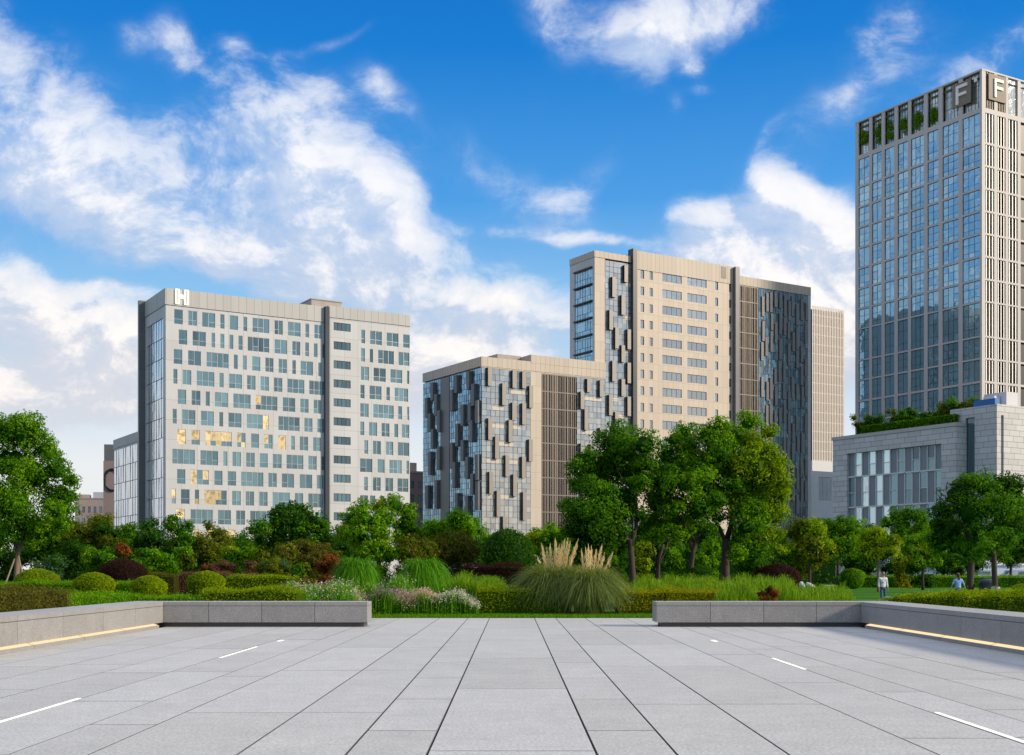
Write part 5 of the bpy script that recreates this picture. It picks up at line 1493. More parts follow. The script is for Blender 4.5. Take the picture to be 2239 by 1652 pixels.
bush('deep green shrub behind the bright feathery one', 450, 60, 1180, 1240, 82, [LF['dark'], LF['camphor']], 32, group=S, n=12)
bush('deep green shrub filling the gap behind the rust shrub', 740, 60, 1180, 1240, 80, [LF['dark'], LF['camphor']], 33, group=S, n=12)
bush('deep green shrub behind the second grass clump', 1040, 50, 1175, 1245, 84, [LF['dark'], LF['camphor']], 34, group=S, n=12)

# ================================================================== TREES
T = 'trees in the park'
def zt(x, y): return ((2000 + x / 2.0355) * SRC, (1550 + y / 2.0355) * SRC)
def zm(l): return [(*zt(x, y), r / 2.0355 * SRC * 1.14) for x, y, r in l]
tree('broadleaf_tree', 'big bright green tree with pale stems and timber stakes at the left edge', (36, 66), [[(36, 1262, 6.5), (38, 1215, 5.5), (45, 1180, 4.5)], [(38, 1215, 4), (58, 1165, 3), (75, 1120, 2)], [(37, 1205, 3.5), (26, 1150, 2.5), (20, 1090, 2)]],
     [(15, 950, 42), (62, 955, 46), (100, 985, 34), (20, 1010, 55), (80, 1040, 50), (130, 1030, 36), (150, 1048, 20), (110, 1100, 50), (50, 1105, 55), (0, 1100, 55), (-40, 1000, 70), (-50, 1130, 60), (140, 1120, 26), (20, 1160, 42), (98, 1160, 34), (60, 1180, 24), (5, 1195, 26), (40, 925, 24), (85, 945, 22), (125, 1080, 34), (140, 1150, 22)], [LF['bright'], LF['camphor']], 66, 1, T, bark='bark_pale', limbs=9)
tree('broadleaf_tree', 'dark brownish green tree right of the big left tree', (205, 80), [[(205, 1262, 4), (205, 1190, 3)]], auto_masses(205, 70, 1122, 1225, np.random.default_rng(2), 15), [LF['olive'], LF['dark']], 80, 2, T)
tree('broadleaf_tree', 'uneven dark green tree in front of the lit lower windows', (345, 78), [[(345, 1262, 3.5), (345, 1190, 2.5)]], [(300, 1170, 24), (330, 1152, 20), (365, 1150, 22), (395, 1165, 20), (345, 1180, 30), (385, 1190, 26), (310, 1195, 24), (412, 1150, 12), (375, 1133, 12), (418, 1180, 16)], [LF['camphor'], LF['dark']], 78, 3, T)
tree('broadleaf_tree', 'small olive yellow tree left of the spreading tree', (462, 80), [[(462, 1262, 3), (462, 1195, 2)]], [(462, 1168, 18), (450, 1190, 24), (478, 1188, 22), (440, 1205, 20), (490, 1205, 20), (462, 1210, 24), (460, 1153, 10)], [LF['olive'], LF['gold']], 80, 4, T)
tree('broadleaf_tree', 'spreading dark green tree with an uneven top in front of the white block', (640, 72), [[(640, 1262, 4), (640, 1180, 3)]], [(640, 1112, 20), (660, 1124, 20), (618, 1122, 20), (600, 1138, 24), (640, 1145, 34), (685, 1142, 26), (575, 1158, 24), (610, 1168, 32), (660, 1172, 34), (700, 1165, 26), (560, 1180, 20), (720, 1180, 18), (590, 1190, 24), (690, 1192, 24), (640, 1195, 28), (712, 1150, 12), (552, 1165, 10)], [LF['camphor'], LF['dark']], 72, 5, T)
tree('broadleaf_tree', 'round bright green tree with cauliflower clumps in front of the white block', (828, 68), [[(828, 1262, 5), (828, 1190, 4)]], [(790, 1115, 24), (825, 1108, 22), (862, 1106, 24), (890, 1125, 24), (765, 1135, 24), (805, 1138, 28), (845, 1135, 26), (885, 1152, 28), (755, 1165, 22), (790, 1170, 30), (835, 1168, 30), (875, 1180, 24), (905, 1160, 16), (840, 1195, 24), (800, 1200, 22)], [LF['bright'], LF['lit']], 68, 6, T, dens=1.15)
tree('broadleaf_tree', 'soft mid green tree in front of the lower glass block', (990, 92), [[(990, 1262, 4), (990, 1180, 3)]], auto_masses(992, 74, 1113, 1200, np.random.default_rng(7), 15, .38), [LF['bright'], LF['camphor']], 92, 7, T, L=.2)
tree('broadleaf_tree', 'mid green tree crown left of the big trees', (1195, 100), [[(1195, 1262, 4), (1195, 1200, 3)]], auto_masses(1200, 64, 1142, 1215, np.random.default_rng(8), 12, .4), [LF['bright'], LF['camphor']], 100, 8, T, L=.21)
tree('camphor_tree', 'leftmost of the three big dark green trees, with a curved trunk', (1384, 66), [[(1386, 1266, 8), (1380, 1215, 7), (1378, 1180, 6)], [(1379, 1195, 5), (1392, 1150, 4), (1392, 1100, 3)], [(1378, 1190, 4.5), (1363, 1160, 3.5), (1350, 1130, 2.5)]],
     zm([(650,250,150),(830,260,110),(400,380,110),(560,400,150),(760,450,140),(330,560,70),(450,600,110),(680,640,110),(300,750,100),(450,770,130),(600,800,130),(500,940,120),(350,900,110),(640,930,90),(880,500,60),(540,540,120),(700,300,110),(740,680,70),(600,1010,80),(450,1000,80),(520,1060,80),(380,980,80),(640,1060,60),(560,1110,60),(820,780,60),(800,900,55),(440,1090,60),(300,900,70),(700,980,60),(250,700,50),(560,230,60),(860,380,90),(900,470,70),(800,560,80),(690,770,90),(400,480,110),(520,690,120),(380,830,100)]), [LF['camphor'], LF['dark']], 66, 9, T, limbs=10)
tree('camphor_tree', 'middle of the three big dark green trees, with a slender leaning trunk', (1513, 67), [[(1512, 1266, 6), (1513, 1215, 5.5), (1522, 1185, 5)], [(1520, 1190, 4), (1532, 1165, 3.5), (1520, 1090, 2.5)], [(1515, 1205, 3.5), (1495, 1150, 3), (1490, 1080, 2)]],
     zm([(1180,130,80),(1400,110,70),(1080,200,70),(1200,260,110),(1020,330,80),(1120,400,130),(1270,400,110),(1000,560,130),(1150,560,120),(1290,600,100),(940,700,80),(1240,750,110),(1050,760,90),(1250,870,90),(880,850,80),(1380,250,110),(1310,180,80),(980,640,100),(1130,690,80),(1340,880,60),(1180,900,60),(1000,450,100),(1250,520,110),(1350,430,110),(1400,330,100),(1400,560,90),(930,800,70),(1060,850,80),(1300,720,90),(1370,680,70),(1150,820,70),(1100,930,60),(1010,900,60),(1300,930,55),(900,930,50)]), [LF['bright'], LF['camphor']], 67, 10, T, limbs=10)
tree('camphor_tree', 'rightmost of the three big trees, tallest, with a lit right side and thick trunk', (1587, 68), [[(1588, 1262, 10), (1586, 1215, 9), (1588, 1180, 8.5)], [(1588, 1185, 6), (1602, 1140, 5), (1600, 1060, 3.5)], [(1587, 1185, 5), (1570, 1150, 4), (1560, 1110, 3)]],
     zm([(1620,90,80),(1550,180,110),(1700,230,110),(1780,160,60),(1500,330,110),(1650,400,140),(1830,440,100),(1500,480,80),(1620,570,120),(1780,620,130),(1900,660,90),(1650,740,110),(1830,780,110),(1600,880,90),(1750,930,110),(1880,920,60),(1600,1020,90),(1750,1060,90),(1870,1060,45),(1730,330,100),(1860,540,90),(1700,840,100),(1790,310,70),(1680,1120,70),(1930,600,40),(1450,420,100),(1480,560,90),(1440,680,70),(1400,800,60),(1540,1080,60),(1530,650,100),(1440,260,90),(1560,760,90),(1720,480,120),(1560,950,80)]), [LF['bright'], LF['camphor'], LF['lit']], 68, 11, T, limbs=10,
     mass_mat=[0,0,2,2,1,2,2,1,0,2,2,0,2,1,2,2,1,0,2,2,2,0,2,1,2,0,1,0,1,0,2,1,0,1,0])  # lit leaves on the right-hand masses: sunlit side put into the leaf colour
tree('broadleaf_tree', 'thin multi stemmed tree between the left two big trees', (1438, 72), [[(1438, 1262, 4.5), (1440, 1225, 4), (1450, 1190, 3)], [(1439, 1235, 3), (1458, 1200, 2.2), (1462, 1150, 1.6)], [(1438, 1240, 2.5), (1428, 1200, 2), (1424, 1160, 1.5)]], [(1450, 1150, 24), (1425, 1160, 20), (1470, 1160, 20), (1448, 1178, 18), (1415, 1178, 12), (1485, 1150, 16)], [LF['camphor'], LF['olive']], 72, 12, T, core=False, dens=.8)
tree('broadleaf_tree', 'olive yellow tree right of the tallest big tree', (1770, 84), [[(1770, 1262, 4), (1770, 1200, 3)]], auto_masses(1770, 62, 1125, 1250, np.random.default_rng(13), 18, .34), [LF['olive'], LF['lit']], 84, 13, T)
tree('broadleaf_tree', 'dark green tree left of the stone podium glazing', (1832, 112), [[(1832, 1262, 4), (1832, 1200, 3)]], auto_masses(1835, 66, 1123, 1235, np.random.default_rng(14), 17, .36), [LF['camphor'], LF['bright']], 112, 14, T, L=.22)
tree('broadleaf_tree', 'small bright yellow tree beside the standing person', (1920, 98), [[(1921, 1262, 3), (1920, 1215, 2.6), (1921, 1190, 2.2)]], [(1922, 1168, 20), (1900, 1182, 18), (1945, 1185, 18), (1920, 1195, 22), (1890, 1202, 14), (1955, 1205, 14), (1935, 1212, 16), (1905, 1213, 16), (1962, 1222, 10)], [LF['yellow'], LF['lit']], 98, 15, T, bark='bark_pale', L=.2)
tree('broadleaf_tree', 'mid green tree before the podium glazing', (1975, 120), [[(1975, 1262, 4), (1975, 1200, 3)]], [(1960, 1130, 22), (1985, 1122, 20), (2005, 1135, 20), (1945, 1145, 16), (1975, 1150, 26), (2010, 1155, 18), (1960, 1170, 20), (1995, 1175, 22), (2025, 1150, 14), (1930, 1140, 10)], [LF['camphor'], LF['bright']], 120, 16, T, L=.23)
tree('broadleaf_tree', 'light green tree left of the big right tree', (2018, 104), [[(2018, 1262, 3), (2018, 1220, 2.5)]], [(1995, 1185, 18), (2020, 1180, 16), (2042, 1172, 16), (1985, 1205, 16), (2012, 1205, 22), (2045, 1200, 20), (2030, 1225, 20), (1998, 1228, 14)], [LF['bright'], LF['lit']], 104, 17, T, L=.21)
tree('camphor_tree', 'big dense green tree at the right in front of the stone podium', (2120, 84), [[(2120, 1264, 8), (2125, 1200, 7), (2120, 1150, 5)], [(2122, 1180, 4), (2100, 1120, 3), (2090, 1090, 2)]],
     [(2145, 1065, 36), (2090, 1085, 34), (2195, 1062, 30), (2230, 1070, 34), (2120, 1055, 24), (2062, 1120, 28), (2110, 1125, 42), (2165, 1115, 42), (2215, 1115, 40), (2055, 1155, 22), (2090, 1165, 36), (2140, 1165, 36), (2190, 1160, 34), (2070, 1195, 26), (2110, 1205, 28), (2235, 1150, 30), (2145, 1210, 24), (2050, 1180, 16)], [LF['camphor'], LF['dark']], 84, 18, T, limbs=9)
tree('camphor_tree', 'lower dark green tree with a white banded trunk at the right edge', (2176, 74), [[(2177, 1266, 6.5), (2174, 1235, 6), (2172, 1200, 5)]], [(2165, 1185, 26), (2195, 1180, 24), (2140, 1200, 20), (2175, 1205, 26), (2210, 1200, 22), (2150, 1218, 14), (2200, 1218, 16), (2125, 1212, 12), (2185, 1168, 18)], [LF['camphor'], LF['bright']], 74, 19, T)
tree('camphor_tree', 'dark tree cut by the right picture edge', (2250, 92), [[(2250, 1264, 7), (2250, 1190, 6)]], auto_masses(2245, 50, 1095, 1235, np.random.default_rng(20), 15, .42), [LF['dark'], LF['bluegreen']], 92, 20, T)
# trees far behind, closing the gaps
for i, (px, hw, top, d, mt, lab) in enumerate([
    (265, 50, 1150, 128, 'olive', 'distant olive tree left of the white block corner'), (520, 60, 1168, 110, 'camphor', 'distant green tree below the lit ground floor windows'), (575, 44, 1186, 100, 'olive', 'distant olive tree left of the spreading tree'),
    (760, 50, 1160, 126, 'dark', 'distant dark tree between the spreading and the round tree'), (935, 40, 1150, 130, 'dark', 'distant dark tree below the mauve block'),
    (1085, 60, 1165, 132, 'camphor', 'distant green tree behind the dark dome shrub'), (1280, 70, 1150, 120, 'dark', 'distant dark tree behind the leftmost big tree'),
    (1430, 60, 1140, 118, 'camphor', 'distant green tree behind the multi stemmed tree'), (1535, 56, 1140, 121, 'dark', 'distant dark tree behind the middle big tree'), (1660, 70, 1150, 124, 'dark', 'distant dark tree behind the tallest big tree'),
    (1800, 50, 1128, 140, 'camphor', 'distant green tree below the white annex'), (1900, 50, 1150, 142, 'dark', 'distant dark tree behind the small yellow tree'),
    (2060, 70, 1130, 140, 'dark', 'distant dark tree behind the light green one'), (2210, 70, 1120, 142, 'dark', 'distant dark tree behind the big right tree'),
    (400, 60, 1170, 132, 'dark', 'distant dark tree behind the uneven green tree'), (110, 90, 1120, 124, 'dark', 'distant dark tree behind the big left tree')]):
    tree('broadleaf_tree', lab, (px, d), [[(px, 1262, 3), (px, 1215, 2.5)]], auto_masses(px, hw, top, 1248, np.random.default_rng(100 + i), 22, .44), [LF[mt]], d, 100 + i, 'distant trees along the park edge', L=.27, limbs=4, dens=1.15)
# stakes of the left tree, white band on the right tree trunk
rx = (36 - CX) / PX * 66
for i, (x0, y0, x1, y1, lab) in enumerate([(4, 1266, 32, 1222, 'timber stake leaning from the left against the pale stems'), (60, 1262, 40, 1216, 'timber stake leaning from the right against the pale stems')]):
    a, b = PXW(x0, y0, 65.4), PXW(x1, y1, 65.8)
    a[2] = gz(a[0], a[1])
    s_ = MB(); s_.tube([(0, 0, 0), tuple(b - a)], [.045, .04], 7); o = s_.build('tree_stake', M['stake'], None, tuple(a)); tag(o, lab, 'tree stake', 'stakes of the left tree')
p_ = PXW(2177, 1240, 74)
s_ = MB()
for k in range(14):
    t0 = 2 * math.pi * k / 14; r_ = .235
    s_.box(-.035, .035, -.018, .018, 0, .80)
    v = s_.v[-8:]; c_, sn = math.cos(t0), math.sin(t0)
    s_.v[-8:] = [(x * -sn + (r_ + y) * c_, x * c_ + (r_ + y) * sn, z) for x, y, z in v]
s_.tube([(0, 0, .62), (0, 0, .66)], [.222, .222], 14)
o = s_.build('trunk_guard', M['white_paint'], None, (float((2177 - CX) / PX * 74), 74.0, gz((2177 - CX) / PX * 74, 74))); tag(o, 'white slatted guard round the trunk at the right edge', 'trunk guard')

# ================================================================== ROOF GARDEN
def on_roof(px, py, w, h, d_in, label, mats, seed, name='roof_shrub', dens=1.0):
    """shrub on the podium roof: local frame of the podium, standing on its roof"""
    B = UB if name == 'roof_tree' else SP
    b = B.b(px); rng = np.random.default_rng(seed)
    c = B.C + B.v * b + B.u * d_in
    z0 = (uz - .2) if B is UB else pz - .3
    sc = c.y / PX
    q = Quads()
    W_, H_ = w * sc, EYE + (HY - py) * sc - z0
    for k in range(11):
        r = .34 * min(W_, H_) * rng.uniform(.7, 1.2)
        clump_leaves(q, np.array([c.x + rng.uniform(-1, 1) * max(.1, W_ - r), c.y + rng.uniform(-.8, .8), z0 + r * .6 + (1.0 if k == 0 else rng.uniform(0, 1)) * max(.1, H_ - 1.6 * r)]), (r, r, r * .95), rng, .30, 0 if k % 3 else len(mats) - 1, dens)
    q.blob(np.array([c.x, c.y, z0 + H_ * .3]), (W_ * .45, .6, H_ * .4), 0, 10, 6, rng, .2, 0)
    o = q.build(name, mats, None, (c.x, c.y, z0)); tag(o, label, 'roof plant', 'plants of the roof garden')
on_roof(z6x(310), z6y(830), 24, 0, 2.5, 'thin sparse roof shrub at the left corner of the podium', [LF['olive']], 1, dens=.5)
on_roof(z6x(375), z6y(832), 30, 0, 3.0, 'dark roof shrub beside the sparse one', [LF['dark']], 2)
on_roof(z6x(475), z6y(800), 26, 0, 4.0, 'sparse tall olive roof shrub', [LF['olive']], 3, dens=.7)
on_roof(z6x(585), z6y(792), 38, 0, 4.0, 'broad dark roof shrub in the middle of the podium roof', [LF['dark'], LF['camphor']], 4)
on_roof(z6x(705), z6y(800), 44, 0, 4.0, 'flat dark green roof shrub', [LF['camphor'], LF['dark']], 5)
on_roof(z6x(855), z6y(725), 46, 0, 4.0, 'large olive green roof shrub, tallest on the podium roof', [LF['olive'], LF['camphor']], 6)
on_roof(z6x(995), z6y(752), 30, 0, 4.0, 'olive roof shrub on the stone block behind its edge', [LF['olive'], LF['dark']], 7, 'roof_tree')
hb0, hb1 = SP.b(z6x(930)), SP.b(z6x(350))
rng = np.random.default_rng(5); q = Quads()
n = 9000; t = rng.uniform(hb0, hb1, n); dd = rng.uniform(.9, 2.1, n); zz = pz + .1 + rng.uniform(0, 1, n) ** .5 * 1.9
b2_ = SP.C.to_tuple(); P = np.stack([SP.C.x + SP.v.x * t + SP.u.x * dd, SP.C.y + SP.v.y * t + SP.u.y * dd, zz], 1)
q.leaves(P, rng.normal(size=(n, 3)) + np.array([-.5, -.5, .6]), .30, rng, 0)
c0, c1 = SP.C + SP.v * hb0 + SP.u * 1.5, SP.C + SP.v * hb1 + SP.u * 1.5
q.add(np.array([[(c0.x, c0.y, pz - .3), (c1.x, c1.y, pz - .3), (c1.x, c1.y, pz + 1.7), (c0.x, c0.y, pz + 1.7)]]), .0, 0)
o = q.build('roof_hedge', [LF['camphor']], None, (c0.x, c0.y, pz)); tag(o, 'low green hedge along the podium roof edge', 'hedge')

# plants behind the open frames at the tower's crown
for i, (x1_, x0_) in enumerate(LC[2:]):
    s0, s1 = sorted((FT.b(z5x(x1_)), FT.b(z5x(x0_))))
    rg_ = np.random.default_rng(40 + i); q = Quads(); Wc = s1 - s0; zb_ = wz[0][0]
    hh_ = (wz[0][1] - zb_) * (.48 + .05 * i)
    for k in range(12):
        t_ = s0 + .9 + rg_.uniform(0, 1) * (Wc - 1.8); c_ = FT.C + FT.v * t_ + FT.u * .40
        clump_leaves(q, np.array([c_.x, c_.y, zb_ + rg_.uniform(.3, 1) * hh_]), (.38, .7, .95), rg_, .30, 0, .8, core=False)
    c_ = FT.C + FT.v * ((s0 + s1) / 2) + FT.u * .95
    o = q.build('roof_plant', [LF['bright']], None, (c_.x, c_.y, zb_))
    tag(o, 'green plant behind the tower crown frames, ' + ['nearest the letter boards', 'second bay from the letter boards', 'third bay from the letter boards', 'third bay from the far edge', 'second bay from the far edge', 'bay at the far edge'][i], 'roof plant', 'plants in the tower crown')

# ================================================================== PEOPLE
M['skin'] = plain('skin', (.36, .19, .125), .6, 0, .06, 20)
M['skin_pale'] = plain('pale_skin', (.50, .32, .25), .6, 0, .06, 20)
M['hair'] = plain('dark_hair', (.022, .016, .012), .5, 0, .3, 40)
M['jeans'] = plain('blue_jeans', (.035, .085, .17), .8, 0, .25, 12)
M['shoe'] = plain('dark_shoes', (.05, .05, .055), .6)
M['blue_top'] = plain('light_blue_top', (.24, .42, .78), .8, 0, .10, 8)
def shirt_mat():
    m, n, p, o = new_mat('printed_white_hoodie')
    tc = n.n('ShaderNodeTexCoord').outputs['Object']
    sp_ = n.n('ShaderNodeSeparateXYZ'); n.l(tc, sp_.inputs[0])
    f = n.noise(n.vmath('MULTIPLY', tc, (9, 3, 14)), 1.0, 5, .7)
    band = n.math('MULTIPLY', n.smooth(sp_.outputs[2], .98, 1.04), n.smooth(sp_.outputs[2], 1.34, 1.26))
    mid = n.smooth(n.math('ABSOLUTE', sp_.outputs[0]), .16, .11)
    k = n.math('MULTIPLY', n.math('MULTIPLY', n.smooth(f, .54, .58), band), mid)
    n.l(n.mix(k, (.60, .63, .72), (.06, .08, .15)), p.inputs['Base Color']); p.inputs['Roughness'].default_value = .85
    return m
M['hoodie'] = shirt_mat()
def skin_part(name, chains, mat, parent, levels=2):
    """continuous skin surface over joined chains: each chain lists (x, y, z, rx, ry); equal points weld"""
    pts, idx, edges, rad = [], {}, [], []
    for ch in chains:
        prev = None
        for p in ch:
            k = tuple(round(c, 4) for c in p[:3])
            if k not in idx: idx[k] = len(pts); pts.append(p[:3]); rad.append((p[3], p[4] if len(p) > 4 else p[3]))
            i = idx[k]
            if prev is not None and prev != i: edges.append((prev, i))
            prev = i
    me = bpy.data.meshes.new(name); me.from_pydata(pts, edges, [])
    o = bpy.data.objects.new(name, me); col.objects.link(o); o.parent = parent
    sk = o.modifiers.new('skin', 'SKIN'); sk.use_smooth_shade = True
    for i, v in enumerate(me.skin_vertices[0].data):
        v.radius = rad[i]; v.use_root = (i == 0)
    ss = o.modifiers.new('smooth', 'SUBSURF'); ss.levels = levels; ss.render_levels = levels
    me.materials.append(mat)
    return o
def hand(w, d, side, sc=1.0):
    """palm and five fingers from wrist point w along direction d"""
    w = Vector(w); d = Vector(d).normalized(); s = Vector((0, -1, 0)); s = (s - d * s.dot(d)).normalized()
    pal = w + d * .05
    ch = [[(*w, .022, .018), (*pal, .034, .016), (*(pal + d * .035), .034, .014)]]
    for k, (o_, ln) in enumerate(((-.027, .062), (-.009, .074), (.009, .070), (.026, .054))):
        a = pal + d * .035; b = pal + d * .045 + s * o_; c = b + d * ln * .5; e = b + d * ln * .9 + Vector((-side * .012, 0, 0))
        ch.append([(*a, .034, .014), (*b, .010), (*c, .0088), (*e, .0075)])
    t = pal + s * .03 - d * .01
    ch.append([(*pal, .034, .016), (*t, .012), (*(t + s * .022 + d * .022), .010), (*(t + s * .028 + d * .046), .008)])
    return ch
def person(label, x, y, face_rot, top_mat, legs_mat, arms, hair_long, skin, h=1.66, shirt_long=False, stride=.0):
    z0 = gz(x, y) + .012
    r = empty('person', (x, y, z0), face_rot); tag(r, label, 'person')
    k = h / 1.70
    r.scale = (k, k, k)
    # body: head, neck, arms and hands, one surface  (faces -y in its own frame)
    ch = [[(0, .01, 1.36, .085, .07), (0, .008, 1.43, .055, .055), (0, -.005, 1.485, .052, .055), (0, -.012, 1.535, .066, .082), (0, -.010, 1.60, .076, .095), (0, .0, 1.655, .068, .082), (0, .004, 1.69, .035, .045)],
          [(0, -.012, 1.535, .066, .082), (0, -.095, 1.550, .016, .012), (0, -.112, 1.546, .009, .008)]]
    for sgn, (sh, el, wr) in arms.items():
        ch.append([(0, .01, 1.36, .085, .07), (sgn * .10, .012, 1.375, .058, .05), (*sh, .048, .048), (*el, .038, .038), (*wr, .022, .020)])
        d = Vector(wr) - Vector(el)
        hd = hand(wr, d, sgn); hd[0][0] = (*wr, .022, .020)
        ch += hd
    skin_part('body', ch, skin, r, 2)
    fm_ = MB()
    for sx in (-1, 1):
        fm_.tube([(sx * .030, -.088, 1.592), (sx * .030, -.1, 1.592)], [.009, .006], 6)
        fm_.tube([(sx * .046, -.080, 1.612), (sx * .018, -.097, 1.616)], [.0045, .0045], 5)
    fm_.tube([(-.025, -.090, 1.507), (0, -.098, 1.505), (.025, -.090, 1.507)], [.005, .006, .005], 5)
    fm_.build('eyes_and_mouth', M['hair'], r)
    er = MB()
    for sx in (-1, 1): er.tube([(sx * .070, .01, 1.60), (sx * .086, .02, 1.585), (sx * .076, .014, 1.55)], [.014, .018, .010], 6)
    er.build('ears', skin, r, smooth=True)
    hr = Quads(); rg = np.random.default_rng(3)
    hr.blob(np.array([0, .018, 1.628]), (.083, .098, .080), 0, 14, 9, rg, .05, .3)
    if hair_long:
        for kk in range(5): hr.blob(np.array([rg.uniform(-.04, .04), .075, 1.60 - kk * .055]), (.075 - kk * .007, .045, .06), 0, 10, 6, rg, .12, .3)
        hr.blob(np.array([.055, .09, 1.66]), (.05, .05, .05), 0, 10, 6, rg, .15, .3)
    hr.build('hair', [M['hair']], r)
    hem = .82 if shirt_long else .86
    tc = [[(0, .015, hem, .165, .115), (0, .015, 1.0, .150, .108), (0, .012, 1.18, .155, .112), (0, .012, 1.32, .150, .10), (0, .010, 1.405, .078, .070)]]
    for sgn, (sh, el, wr) in arms.items():
        wv = Vector(el) * .12 + Vector(wr) * .88 if not hair_long else Vector(el) * .75 + Vector(wr) * .25
        tc.append([(0, .012, 1.32, .150, .10), (*sh, .068, .066), (*(Vector(sh) * .45 + Vector(el) * .55), .060, .058), (*el, .056, .054), (*wv, .040, .038)])
    skin_part('top', tc, top_mat, r, 2)
    lg = []
    for sgn in (-1, 1):
        st = stride * sgn
        lg.append([(0, .015, .92, .125, .09), (sgn * .088, .012 - st * .15, .80, .084, .085), (sgn * .098, -.005 - st * .6, .48, .066, .066), (sgn * .10, .02 - st, .10, .056, .058), (sgn * .10, .02 - st, .055, .054, .056)])
    skin_part('trousers', lg, legs_mat, r, 2)
    for sgn in (-1, 1):
        s_ = MB(); st = stride * sgn
        s_.tube([(sgn * .10, .075 - st, .045), (sgn * .10, .02 - st, .050), (sgn * .105, -.08 - st, .038), (sgn * .108, -.155 - st, .028)], [.036, .046, .044, .024], 8)
        s_.build('shoe', M['shoe'], r, smooth=True)
    return r
person('person standing on the lawn in a printed white hoodie and blue jeans', (1931 - CX) / PX * 63, 63, R(8), M['hoodie'], M['jeans'],
       {-1: ((-.185, .012, 1.335), (-.235, .03, 1.07), (-.245, -.01, .84)), 1: ((.185, .012, 1.335), (.225, .03, 1.07), (.255, -.01, .82))}, False, M['skin'], 1.66, True)
person('person walking away behind the right hedge in a light blue top, arms spread', (2095 - CX) / PX * 63, 63, R(176), M['blue_top'], M['jeans'],
       {-1: ((-.175, .012, 1.33), (-.27, .04, 1.12), (-.36, -.02, .93)), 1: ((.175, .012, 1.33), (.27, .03, 1.12), (.345, -.05, .92))}, True, M['skin_pale'], 1.66, False, .12)

# ================================================================== SMALL THINGS IN THE PARK
def spotlight(px, depth, label, rot):
    x = (px - CX) / PX * depth; z = gz(x, depth)
    r = empty('garden_spotlight', (x, depth, z), rot); tag(r, label, 'spotlight', 'white garden spotlights')
    s_ = MB(); s_.box(-.07, .07, -.07, .07, 0, .03); s_.tube([(0, 0, .02), (0, 0, .62)], [.025, .025], 8); s_.build('stand', M['frame_dark'], r)
    hd = MB(); hd.tube([(-.20, 0, .86), (-.06, 0, .74), (.12, 0, .60), (.20, 0, .54)], [.07, .14, .15, .11], 12); hd.build('lamp_head', M['white_paint'], r, smooth=True)
    br = MB(); br.tube([(0, -.17, .66), (0, -.17, .60), (0, 0, .58), (0, .17, .60), (0, .17, .66)], [.015] * 5, 6); br.build('bracket', M['frame_dark'], r)
spotlight(1772, 62, 'white garden spotlight tilted up right of the maroon dome', 0)
spotlight(1753, 61, 'small white spotlight at the foot of the maroon dome', R(70))
x = (1812 - CX) / PX * 70; r = empty('junction_box', (x, 70, gz(x, 70))); tag(r, 'low white box on the grass left of the far lawn', 'utility box')
s_ = MB(); s_.box(-.30, .30, -.2, .2, 0, .78); s_.build('cabinet', M['white_paint'], r); s_ = MB(); s_.box(-.33, .33, -.23, .23, .782, .84); s_.build('lid', M['white_paint'], r); s_ = MB(); s_.box(-.24, .24, -.215, -.202, .12, .70); s_.build('door', M['frame'], r)
x = (1971 - CX) / PX * 58; r = empty('stone_bench', (x, 58, gz(x, 58))); tag(r, 'low pale stone bench behind the corner of the right walls', 'bench')
s_ = MB(); s_.box(-.80, .80, -.22, .22, .38, .47); s_.build('seat', M['granite_top'], r)
for k in range(5): s_ = MB(); s_.box(-.72 + k * .33, -.60 + k * .33, -.17, .17, 0, .379); s_.build('leg', M['granite_top'], r)
x = (2160 - CX) / PX * 84; r = empty('wheeled_bin', (x, 84, gz(x, 84))); tag(r, 'dark round topped bin beside the white banded trunk', 'bin')
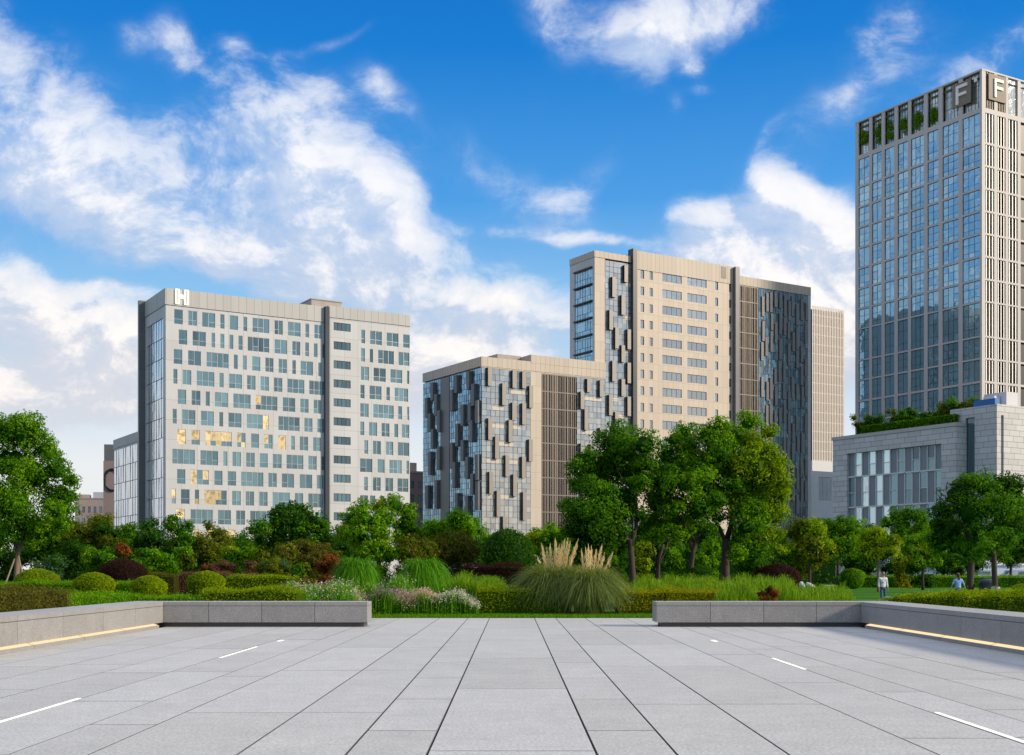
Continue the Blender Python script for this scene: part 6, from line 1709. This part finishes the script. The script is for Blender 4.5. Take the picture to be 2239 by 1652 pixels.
s_ = MB(); s_.tube([(0, 0, 0), (0, 0, .1), (0, 0, .95)], [.50, .55, .60], 16); s_.build('drum', M['dark_blade'], r); s_ = MB(); s_.tube([(0, 0, .951), (0, 0, 1.1), (0, 0, 1.22)], [.62, .55, .20], 16); s_.build('lid', M['dark_blade'], r)
# pale kiosk tent far behind, low parked white things
x = (2192 - CX) / PX * 160; r = empty('white_kiosk', (x, 160, -.16)); tag(r, 'pale blue white kiosk with a small peaked roof behind the far hedge', 'kiosk')
M['kiosk'] = plain('pale_kiosk', (.62, .70, .78), .5)
s_ = MB(); s_.box(-2.9, 2.9, 0, 4, 0, 2.35); s_.build('wall', M['kiosk'], r)
s_ = MB(); s_.add([(-3.1, -.2, 2.353), (3.1, -.2, 2.353), (3.1, 4.2, 2.353), (-3.1, 4.2, 2.353), (-.4, 2, 3.4)], [(0, 1, 4), (1, 2, 4), (2, 3, 4), (3, 0, 4), (3, 2, 1, 0)]); s_.build('roof', M['white_paint'], r)
s_ = MB(); s_.box(.35, 1.05, -.05, -.003, .5, 1.7); s_.build('window', M['h_glass'], r)
def van(px, d, w, h, label):
    x = (px - CX) / PX * d; r = empty('parked_van', (x, d, -.16)); tag(r, label, 'van', 'white vehicles beyond the far hedge')
    b = MB(); ys = [(-w/2, .35), (-w/2, h * .62), (-w/2 + .9, h * .68), (-w/2 + 1.5, h), (w/2 - .1, h), (w/2, h * .9), (w/2, .35)]
    n_ = len(ys); V = [(a, 0, z) for a, z in ys] + [(a, 1.8, z) for a, z in ys]
    b.add(V, [tuple(range(n_))[::-1], tuple(range(n_, 2 * n_))] + [(i, (i + 1) % n_, (i + 1) % n_ + n_, i + n_) for i in range(n_)]); b.build('body', M['white_paint'], r)
    g_ = MB(); g_.box(-w/2 + 1.7, w/2 - .5, -.02, -.003, h * .66, h * .9); g_.build('window', M['h_glass'], r)
    for a in (-w/2 + .8, w/2 - .8):
        t_ = MB(); t_.tube([(a, -.03, .33), (a, .2, .33)], [.33, .33], 14); t_.build('wheel', M['shoe'], r)
van(2135, 158, 4.6, 1.75, 'white vehicle left of the pale kiosk'); van(2236, 158, 4.4, 1.75, 'white vehicle right of the pale kiosk'); van(2085, 158, 3.9, 1.9, 'white vehicle behind the person in the light blue top')
